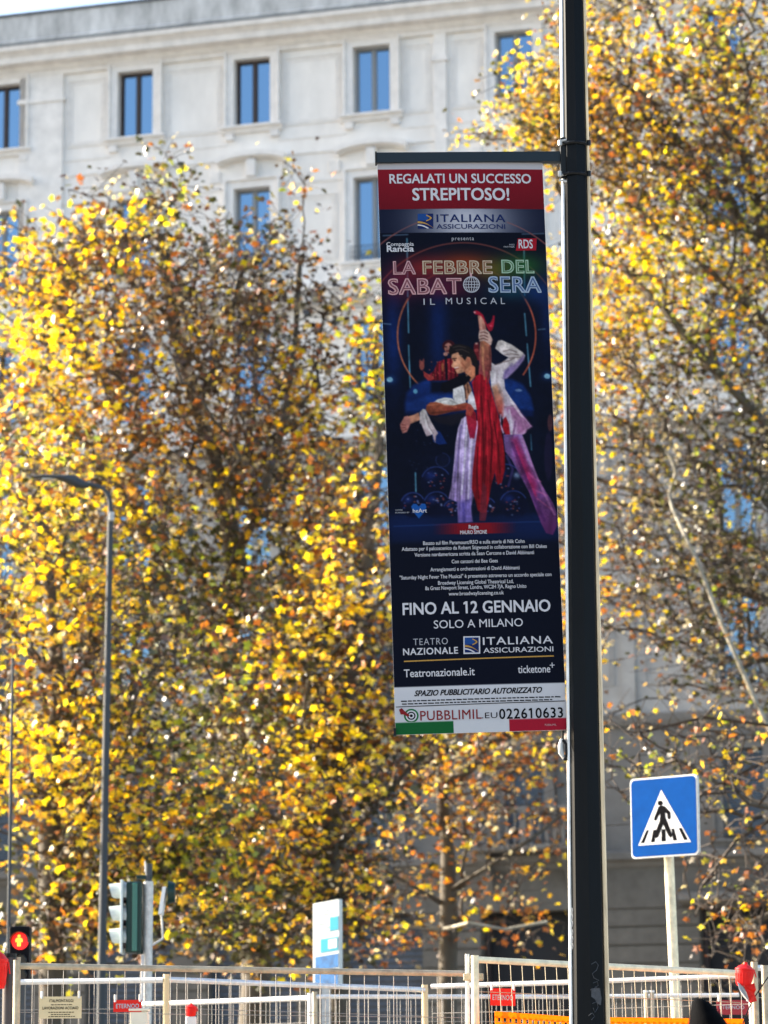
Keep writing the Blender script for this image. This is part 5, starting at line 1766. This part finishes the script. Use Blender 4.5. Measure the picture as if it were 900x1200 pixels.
def fence_panel(label, pL, pR, DL, DR, rail_m, post_m, r_rail, posts=(True, True), wires=14, lean=0.0, hwires=6, post_up=(.03, .03), group='mesh fence panels round the road works', wire_m=None):
    A, Bq = at(pL[0], pL[1], DL), at(pR[0], pR[1], DR)
    bx_ = Vector(((A.x + Bq.x) / 2, (A.y + Bq.y) / 2, 0))
    t = thing('mesh_fence', (bx_.x, bx_.y, .0), label, 'fence panel', group)
    MB().tube([A, Bq], r_rail, 10).build('top_rail', rail_m, t, smooth=True)
    MB().tube([(A.x, A.y, .22), (Bq.x, Bq.y, .22)], r_rail, 8).build('bottom_rail', rail_m, t, smooth=True)
    for P_, on, up in ((A, posts[0], post_up[0]), (Bq, posts[1], post_up[1])):
        if on:
            MB().tube([(P_.x, P_.y, .03), (P_.x, P_.y, P_.z + up)], r_rail * 1.15, 10).build('post', post_m, t, smooth=True)
            MB().slab(rrect(.30, .12, .03, 3), (P_.x, P_.y, 0.005), (0, 1, 0), (1, 0, 0), (0, 0, 1), 0, .14).build('concrete_foot', M_CONC, t)
    wm = wire_m or (M_TAN if A.x > .3 and DL < 17 else M_WIRE)
    L = (Bq - A)
    for k in range(1, wires):
        f = k / wires
        p = A.lerp(Bq, f)
        z0 = .24
        dx = -lean * (p.z - .24)
        dv = L.normalized()
        mb = MB().tube([(0, 0, 0), (dv.x * -dx * .45, dv.y * -dx * .45, -(p.z - z0) * .45), (dv.x * -dx, dv.y * -dx, -(p.z - z0))], .0018, 4, cap=False)
        o = mb.build('wire', wm, t, local=True, recalc=False)
        o.location = (p.x - bx_.x, p.y - bx_.y, p.z)
    for k in range(hwires):
        z = (A.z - .24) * (k + .55) / hwires + .24
        zb = (Bq.z - .24) * (k + .55) / hwires + .24
        o = MB().tube([(A.x - bx_.x, A.y - bx_.y, z), (Bq.x - bx_.x, Bq.y - bx_.y, zb)], .0018, 4, cap=False).build('wire', wm, t, local=True, recalc=False)
    return t


M_YZ = mat('yellowed_zinc_tube', (0.86, 0.75, 0.50), .5, .15, var=.25, scale=16)
M_WIRE = mat('dull_wire', (0.26, 0.24, 0.21), .6)
M_FW = mat('bright_zinc_tube', (0.66, 0.66, 0.64), 0.35, 0.4, var=.2, scale=20)
fence_panel('right hand mesh fence panel with the tall pole before it and rail sloping down', (556.5, 1124.5), (866, 1140.5), 16.0, 17.3, M_YZ, M_YZ, .0165, posts=(True, False), wires=24, lean=.055, post_up=(.02, 0))
fence_panel('end fence panel at the right edge, beyond the red lantern', (884, 1134), (960, 1138), 17.4, 17.9, M_FW, M_TAN, .016, wires=7)
pp_ = at(896, 1134, 17.2)
ep = thing('fence_post', (pp_.x, pp_.y, 0), 'pale steel fence post standing at the right edge of the photo', 'post')
MB().tube([(pp_.x, pp_.y, .02), (pp_.x, pp_.y, pp_.z)], .018, 12).build('tube', M_TAN, ep, smooth=True)
MB().tube([(pp_.x, pp_.y, pp_.z), (pp_.x, pp_.y, pp_.z + .012)], .0195, 12).build('cap', M_TAN, ep)
pp_ = at(547.5, 1118, 16.1)
ep = thing('fence_post', (pp_.x, pp_.y, 0), 'thin white post beside the joint where the fence rail changes height', 'post')
MB().tube([(pp_.x, pp_.y, .02), (pp_.x, pp_.y, pp_.z)], .011, 12).build('tube', M_FW, ep, smooth=True)
MB().box(pp_.x - .02, pp_.x + .08, pp_.y - .02, pp_.y + .02, pp_.z - .13, pp_.z - .095).build('coupling', M_TAN, ep, bevel=.005)
fence_panel('long upper fence rail running across the left half with brownish tube', (20, 1132), (546, 1141), 16.7, 17.4, M_TAN, M_TAN, .0165, posts=(True, False), wires=30, hwires=4)
fence_panel('left fence panel carrying the cream notice board', (19, 1151), (192, 1148.5), 18.4, 18.1, M_FW, M_FW, .016, posts=(True, False), wires=16)
fence_panel('middle left fence panel, the one above the small red lantern', (195, 1148), (498, 1160), 18.1, 19.4, M_FW, M_CREAM, .016, wires=26)
fence_panel('middle fence panel between the banner foot and the tall pole', (506, 1156), (672, 1151), 18.9, 18.4, M_FW, M_FW, .015, posts=(False, False), wires=14)
fence_panel('rear fence panel seen through the right hand mesh', (672, 1151), (880, 1143), 18.4, 17.9, M_FW, M_FW, .014, posts=(False, True), wires=18)
fence_panel('low rear fence panel behind the small red lantern', (140, 1178), (364, 1169.5), 22.2, 20.8, M_FW, M_FW, .018, posts=(False, True), wires=18)
fence_panel('low rear fence panel right of the bright post', (369, 1168), (669, 1168), 20.5, 20.5, M_FW, M_TAN, .014, posts=(True, False), wires=24)
fence_panel('low rear fence panel right of the tall pole with flat rails', (711, 1167.5), (866, 1166), 20.4, 20.2, M_FW, M_FW, .013, posts=(False, False), wires=14)
for (x, y, l_) in ((757, 1163, 'left of a pair of short pale posts behind the right mesh'), (764, 1163, 'right of a pair of short pale posts behind the right mesh')):
    p = at(x, y, 20.0)
    ep = thing('fence_post', (p.x, p.y, 0), l_, 'post')
    MB().tube([(p.x, p.y, 0.02), (p.x, p.y, p.z)], .014, 10).build('tube', M_TAN, ep, smooth=True)
    MB().tube([(p.x, p.y, p.z), (p.x, p.y, p.z + .012)], .016, 10).build('cap', M_FW, ep)


# orange safety net: real openings
def net(label, xa, xb, ya, yb, Da, Db):
    A, Bq = at(xa, ya, Da), at(xb, yb, Db)
    t = thing('safety_net', ((A.x + Bq.x) / 2, (A.y + Bq.y) / 2, .3), label, 'safety net', 'orange safety nets along the fence')
    L = Bq - A
    n = max(4, int(L.length / .040))
    mb = MB()
    h = A.z - .35
    m_ = int(h / .050)
    dirv = Vector((L.x, L.y, 0)).normalized()
    nor = Vector((dirv.y, -dirv.x, 0)) * .0015
    zt = lambda f, j: (A.z + L.z * f) - (j * .050)

    def quad(f0, f1, a, b, c, d):
        p = [A + L * f0, A + L * f1, A + L * f1, A + L * f0]
        zz = (c, d, b, a)
        vs = [(p[0].x, p[0].y, a), (p[1].x, p[1].y, b), (p[2].x, p[2].y, d), (p[3].x, p[3].y, c)]
        mb.add([Vector(v) + nor for v in vs] + [Vector(v) - nor for v in vs], [(0, 1, 2, 3), (7, 6, 5, 4), (0, 4, 5, 1), (2, 6, 7, 3), (1, 5, 6, 2), (3, 7, 4, 0)])
    for j in range(m_ + 1):
        top_h = .030 if j == 0 else .024
        quad(0, 1, zt(0, j), zt(1, j), zt(0, j) - top_h, zt(1, j) - top_h)
    mb.build('border_strips', M_ORANGE, t)
    mb.__init__()
    for i in range(n + 1):
        for j in range(m_):
            off = .0
            f0 = min(1, (i + off) / n)
            f1 = min(1, f0 + .020 / L.length)
            quad(f0, f1, zt(f0, j) - .023, zt(f1, j) - .023, zt(f0, j + 1) + .001, zt(f1, j + 1) + .001)
    mb.build('mesh_strands', M_ORANGE, t, kind='stuff')


net('orange plastic safety net left of the tall pole, hung on the fence', 580, 671, 1185, 1191.5, 15.9, 16.3)
net('orange plastic safety net right of the tall pole, hung on the fence', 709, 872, 1192, 1194, 16.5, 17.1)


def plane_map(A, Bq, Cq, x0, x1, y0, y1):
    """photo px rectangle -> points spanned by A (top left) B (top right) C (bottom left)"""
    def f(x, y):
        return A + (Bq - A) * ((x - x0) / (x1 - x0)) + (Cq - A) * ((y - y0) / (y1 - y0))
    return f


def board(name, label, cat, x0, y0, x1, y1, D, m, slope=0.0, lines=(), letter_m=None, group=None, D2=None):
    D2 = D2 or D
    A, Bq, Cq = at(x0, y0, D), at(x1, y0 + slope, D2), at(x0, y1, D)
    Cq = Vector((A.x, A.y, Cq.z))
    c = (A + Bq) / 2
    t = thing(name, (c.x, c.y, Cq.z), label, cat, group)
    ax = (Bq - A)
    ay = (Cq - A)
    n = ax.cross(ay).normalized()
    if n.y > 0: n = -n
    MB().slab([(0, 0), (1, 0), (1, 1), (0, 1)], A, ax, ay, n, -.012, 0).build('panel', m, t)
    for sx in (.06, .94):
        p = A + ax * sx + ay * .0
        MB().tube([p + Vector((0, .0, .028)), p + Vector((0, 0, -.01))], .006, 6).build('tie', M_FW, t)
    fm = plane_map(A + n * .0015, Bq + n * .0015, Cq + n * .0015, x0, x1, y0, y1)
    for (txt, xa, xb, yb, cp_, bold) in lines:
        lettering(txt, xa, xb, yb, cp_, letter_m, bold, 1.05, parent=t, mapper=fm)
    return t, fm


board('fence_sign', 'orange red contractor sign on the fence just left of the tall pole', 'sign', 574.5, 1158, 603.8, 1178.2, 16.6, M_REDSIGN, .6, [("ETERNOO", 577, 601, 1171.6, 6.2, .02)], L_W)
board('fence_sign', 'small red contractor sign on the fence near the traffic signal post', 'sign', 133, 1172, 166, 1186, 16.75, M_REDSIGN, -.3, [("ETERNOO", 136, 163, 1181.6, 5.2, .02)], L_W)
board('fence_sign', 'dark red contractor sign behind the mesh under the red lantern', 'sign', 840, 1172, 878, 1189, 19.5, mat('dark_red_film', (.30, .012, .02), .5), .0, [("ETERNOO", 843, 872, 1182.6, 4.6, .01)], L_W)
tb, fm_ = board('notice_board', 'cream paper notice with rows of dark lettering on the left fence', 'notice', 46, 1168, 95.5, 1193.6, 16.6, M_CREAM, -.4,
                [("ITALMONTAGGI", 58, 86, 1174.6, 3.4, .015), ("LAVORAZIONI ACCIAIO", 50, 92, 1183.0, 3.2, .02)], L_K)
for (xa, xb, y) in ((60, 83, 1177.2), (57, 85, 1186.0), (60, 83, 1188.6), (57, 86, 1191.0)):
    mb = MB()
    x = xa
    while x < xb:
        w_ = 1.5 + 2.4 * random.random()
        mb.add([fm_(x, y), fm_(x + w_, y), fm_(x + w_, y + .9), fm_(x, y + .9)], [(0, 1, 2, 3)])
        x += w_ + .8
    mb.build('small_print', L_K, tb, recalc=False)
# cream block on top of the low barrier
p = at(163, 1185, 16.8); q = at(173.5, 1205, 16.8); p0 = at(153, 1185, 16.8)
cb = thing('cream_box', ((p0.x + q.x) / 2, 16.8, q.z - 1.4), 'pale cream box with rounded corners below the small red sign', 'box')
MB().box(p0.x, q.x, 16.75, 16.86, q.z - .05, p.z).build('cabinet', mat('cream_plastic', (.72, .66, .52), .5, var=.1), cb, bevel=.01)
MB().box(p0.x - .006, q.x + .006, 16.74, 16.87, p.z, p.z + .012).build('lid', mat('cream_plastic', (.72, .66, .52), .5), cb, bevel=.003)
MB().box(p0.x + .03, q.x - .03, 16.78, 16.83, q.z - 1.4, q.z - .05).build('stand', M_GALV, cb)


# ------------------------------------------------------------------ warning lanterns
def lantern(label, px_, py_, D, r, h, tilt=0.0):
    c = at(px_, py_, D)      # centre of the cap
    t = thing('warning_lantern', (c.x, c.y, c.z - h * .5), label, 'warning light', 'red warning lanterns on the fence')
    z = c.z - h * .5
    prof = ((0.0, .72), (.08, .80), (.30, .92), (.62, 1.0), (.70, 1.0), (.72, 1.08), (.80, 1.08), (.83, .92), (.93, .66), (1.0, .30))
    mb = MB()
    mb.tube([(c.x + tilt * (f - .5) * h, c.y, z + f * h) for f, q in prof], [r * q for f, q in prof], 20)
    mb.build('red_cover', M_RED, t, smooth=True)
    mb = MB()
    for k in range(20):
        a = 2 * math.pi * k / 20
        pA = Vector((c.x + tilt * (.10 - .5) * h + r * .80 * math.cos(a), c.y + r * .80 * math.sin(a), z + .10 * h))
        pB = Vector((c.x + tilt * (.60 - .5) * h + r * 1.0 * math.cos(a), c.y + r * 1.0 * math.sin(a), z + .60 * h))
        mb.tube([pA, pB], r * .045, 4)
    mb.build('cover_ribs', M_RED, t)
    MB().tube([(c.x + tilt * .5 * h, c.y, z + h * .97), (c.x + tilt * .55 * h, c.y, z + h * 1.10)], [r * .28, r * .22], 10).build('knob', M_RED, t, smooth=True)
    MB().tube([(c.x + r * 1.08, c.y, z + h * .72), (c.x + r * 1.25, c.y, z + h * .40)], r * .07, 6).build('handle', M_RED, t)
    return c, z, t


c, z, t = lantern('red ribbed warning lantern hanging on the fence at the right', 872.5, 1143, 16.7, .047, .11, .12)
tape = thing('warning_tape', (at(879, 1175, 16.7).x, 16.7, at(879, 1175, 16.7).z), 'crumpled red and white tape hanging below the right lantern', 'tape')
for poly_, m_, nm in (([(872, 1156), (884, 1152), (886, 1160), (884, 1164), (887, 1173), (879, 1175.5), (877, 1170), (874, 1164)], M_REDSIGN, 'red_strip'), ([(864, 1150), (870, 1155), (875, 1163), (879, 1175.5), (871, 1168), (866, 1159)], M_WHITE, 'white_strip')):
    A = at(poly_[0][0], poly_[0][1], 16.68)
    mb = MB()
    k = len(poly_)
    vs = [at(x, y, 16.66 + .02 * math.sin(i * 2.1)) for i, (x, y) in enumerate(poly_)]
    mb.v = [tuple(v) for v in vs] + [tuple(v + Vector((0, .003, 0))) for v in vs]
    mb.f = [tuple(range(k)), tuple(reversed(range(k, 2 * k)))] + [(i, (i + 1) % k, k + (i + 1) % k, k + i) for i in range(k)]
    mb.build(nm, m_, tape)
c, z, t = lantern('small red warning lantern on a white stand in the left middle', 224, 1184, 16.9, .028, .062)
MB().box(c.x - .028, c.x + .028, 16.88, 16.93, z - .45, z).build('white_body', mat('lantern_white', (.72, .66, .6), .5), t, bevel=.008)
lantern('big red warning lantern cut by the left edge of the photo', -3, 1137, 17.0, .052, .19)
# thick dark post at the left edge
p = at(11, 1122, 17.1)
ep = thing('fence_post', (p.x, p.y, 0), 'thick dark post with a pale lit side near the left edge', 'post')
MB().tube([(p.x, p.y, .02), (p.x, p.y, p.z)], .034, 14).build('tube', mat('dark_brown_steel', (.045, .035, .035), .45), ep, smooth=True)
MB().tube([(p.x, p.y, p.z), (p.x, p.y, p.z + .02)], .038, 14).build('cap', M_BLACK, ep)
MB().tube([(p.x + .05, p.y - .02, .02), (p.x + .05, p.y - .02, at(18, 1122, 17.1).z)], .012, 8).build('tan_edge_strip', M_TAN, ep, smooth=True)
# cable strung at the right edge
MB_c = MB().tube([at(x, y, 16.9) for x, y in ((905, 1138), (893, 1155), (882, 1172), (873, 1192), (866, 1215))], .0035, 5)
o = MB_c.build('slack_cable', M_BLACK, None)
props(o, 'thin dark cable sagging down past the right lantern', 'cable')

# ------------------------------------------------------------------ advertising totem behind the fence
BD = 29.0
A, Bq = at(366.5, 1059, BD), at(397, 1053.5, BD - .14)
Cq = at(369, 1158, BD)
tt_ = thing('poster_totem', ((A.x + Bq.x) / 2, BD, 0), 'pale upright poster panel with turquoise and blue prints behind the fence', 'poster panel')
ax, n_up = Bq - A, Vector((0, 0, 1))
Ha = A.z - Cq.z
nn = Vector((-ax.y * -1, 0, 0))
nv = Vector((ax.y, -ax.x, 0)).normalized()
if nv.y > 0: nv = -nv
MB().slab([(0, 0), (1, 0), (1, -1.0), (0, -1.0)], A, ax, n_up * Ha, nv, -.06, 0).build('panel', M_PALE, tt_)


def tq(x0, y0, x1, y1, m, name, d=.003):
    MB().slab([(x0, -y0), (x1, -y0), (x1, -y1), (x0, -y1)], A, ax, n_up * Ha, nv, .0008, d).build(name, m, tt_)


tq(.66, .20, .98, .36, M_CYAN, 'turquoise_print')
tq(.30, .44, .97, .60, M_CYAN, 'turquoise_print')
tq(.10, .64, .97, .80, M_BLUEPR, 'blue_print')
tq(.08, .84, .97, 1.0, M_BLUEPR, 'blue_print')
tq(.60, .46, .93, .57, M_PALE, 'print_inset', .005)
for k, y in enumerate((.06, .10, .14, .25, .30, .35)):
    tq(.12, y, .55 + .1 * (k % 3) - (.05 if y > .2 else 0), y + .012, mat('pale_ink', (.45, .55, .56), .5), 'text_line')
p0, p1 = A + ax * .5, A + ax * .5
MB().box(p0.x - .04, p0.x + .04, p0.y + .02, p0.y + .06, 0, Cq.z).build('post', M_GALV, tt_)

# ------------------------------------------------------------------ person in the foreground: black hood
HD = 10.0
hx = at(818, 1169.5, HD)
ht = hx.z


def skin_body(name, pts, edges_, radii, m, parent, root=0, subd=2):
    me = bpy.data.meshes.new(name)
    me.from_pydata([tuple(Vector(p)) for p in pts], edges_, [])
    o = bpy.data.objects.new(name, me)
    COL.objects.link(o)
    md = o.modifiers.new('skin', 'SKIN')
    md.use_smooth_shade = True
    for i, v in enumerate(me.skin_vertices[0].data):
        r = radii[i]
        v.radius = r if hasattr(r, '__len__') else (r, r)
        v.use_root = (i == root)
    sb = o.modifiers.new('sub', 'SUBSURF')
    sb.levels = sb.render_levels = subd
    dg = bpy.context.evaluated_depsgraph_get()
    me2 = bpy.data.meshes.new_from_object(o.evaluated_get(dg))
    bpy.data.objects.remove(o)
    me2.name = name
    me2.materials.clear()
    me2.materials.append(m)
    o = bpy.data.objects.new(name, me2)
    COL.objects.link(o)
    o.parent = parent
    return o


per = thing('person', (hx.x + .05, HD, .12), 'person in a black hooded coat, only the hood top showing at lower right', 'person')
g = ht - .12
k_ = g / 1.80
P_ = [(0, 0, .94), (0, 0, 1.10), (0, -.01, 1.28), (0, 0, 1.44), (0, 0, 1.52), (0, .0, 1.62), (0, .0, 1.70),
      (-.10, 0, .90), (-.11, -.03, .50), (-.11, .02, .09), (-.11, .13, .04), (.10, 0, .90), (.11, .08, .50), (.11, -.10, .10), (.11, .02, .04),
      (-.19, 0, 1.43), (-.25, -.02, 1.14), (-.26, .08, .90), (.19, 0, 1.43), (.25, .02, 1.14), (.26, .12, .90)]
E_ = [(0, 1), (1, 2), (2, 3), (3, 4), (4, 5), (5, 6), (0, 7), (7, 8), (8, 9), (9, 10), (0, 11), (11, 12), (12, 13), (13, 14), (3, 15), (15, 16), (16, 17), (3, 18), (18, 19), (19, 20)]
R_ = [(.15, .11), (.14, .10), (.16, .11), (.14, .09), .055, .075, .08, .085, .06, .042, .04, .085, .06, .042, .04, .065, .048, .034, .065, .048, .034]
skin_body('body', [(p[0] * k_, p[1] * k_, p[2] * k_) for p in P_], E_, [tuple(np.array(r) * k_) if hasattr(r, '__len__') else r * k_ for r in R_], M_TROUS, per)
coat = MB()
secs = ((.80, .215, .15), (1.0, .20, .14), (1.2, .215, .145), (1.36, .235, .14), (1.46, .20, .12), (1.52, .12, .105))
for zz, rx, ry in secs:
    for k in range(20):
        a = 2 * math.pi * k / 20
        coat.v.append((rx * k_ * math.cos(a), ry * k_ * math.sin(a), zz * k_))
for i in range(len(secs) - 1):
    for k in range(20):
        coat.f.append((i * 20 + k, i * 20 + (k + 1) % 20, (i + 1) * 20 + (k + 1) % 20, (i + 1) * 20 + k))
coat.build('coat', M_CLOTH, per, local=True, smooth=True)
for sx in (-1, 1):
    MB().tube([(sx * .19 * k_, 0, 1.45 * k_), (sx * .25 * k_, -.01, 1.16 * k_), (sx * .262 * k_, .09 * k_, .90 * k_)], [.085, .07, .052], 14).build('sleeve', M_CLOTH, per, local=True, smooth=True)
    hb = Vector((sx * .262, .10, .885)) * k_
    hp = [hb, hb + Vector((0, .005, -.05)), hb + Vector((0, .01, -.09))]
    pts = [hp[0], hp[1], hp[2]]
    ed = [(0, 1), (1, 2)]
    rad = [.024, .034, .028]
    for f in range(4):
        o1 = hp[2] + Vector((0, -.03 + .02 * f, 0))
        ln = (.07, .085, .08, .06)[f]
        i0 = len(pts)
        pts += [o1 + Vector((0, 0, -.02)), o1 + Vector((-sx * .006, 0, -.02 - ln * .5)), o1 + Vector((-sx * .02, 0, -.02 - ln))]
        ed += [(2, i0), (i0, i0 + 1), (i0 + 1, i0 + 2)]
        rad += [.010, .009, .008]
    i0 = len(pts)
    pts += [hp[1] + Vector((-sx * .012, .042, -.01)), hp[1] + Vector((-sx * .02, .055, -.05))]
    ed += [(1, i0), (i0, i0 + 1)]
    rad += [.012, .009]
    skin_body('hand', pts, ed, rad, M_SKIN, per)
    MB().box(sx * .11 * k_ - .05, sx * .11 * k_ + .05, -.16 if sx > 0 else -.06, .12 if sx > 0 else .2, 0.0, .09).build('shoe', M_BLACK, per, local=True, bevel=.03)
# hood: a soft peaked shell leaning to the left, opening to the front (away from the camera)
hood = MB()
nk = 28
px0 = per.location.x
for (d, xl, xr) in ((-.3, 817, 820), (1.2, 814.5, 826), (4, 812, 830.5), (8, 810.4, 835.5), (14, 809, 841), (21, 808, 846.6), (30, 807, 853), (42, 806.5, 860), (60, 807, 868), (85, 810, 872), (110, 816, 868)):
    a_, b_ = at(xl, 1169.5 + d, HD), at(xr, 1169.5 + d, HD)
    rx = (b_.x - a_.x) / 2
    for k in range(nk):
        a = 2 * math.pi * k / nk
        hood.v.append(((a_.x + b_.x) / 2 - px0 + rx * math.cos(a), min(.13, rx * 1.25 + .01) * math.sin(a) + .01, a_.z - .12 + .006 * math.sin(2 * a) * min(1, d / 30)))
hood.f.append(tuple(range(nk)))
for i in range(10):
    for k in range(nk):
        hood.f.append((i * nk + k, i * nk + (k + 1) % nk, (i + 1) * nk + (k + 1) % nk, (i + 1) * nk + k))
hood.build('hood', M_CLOTH, per, local=True, smooth=True)
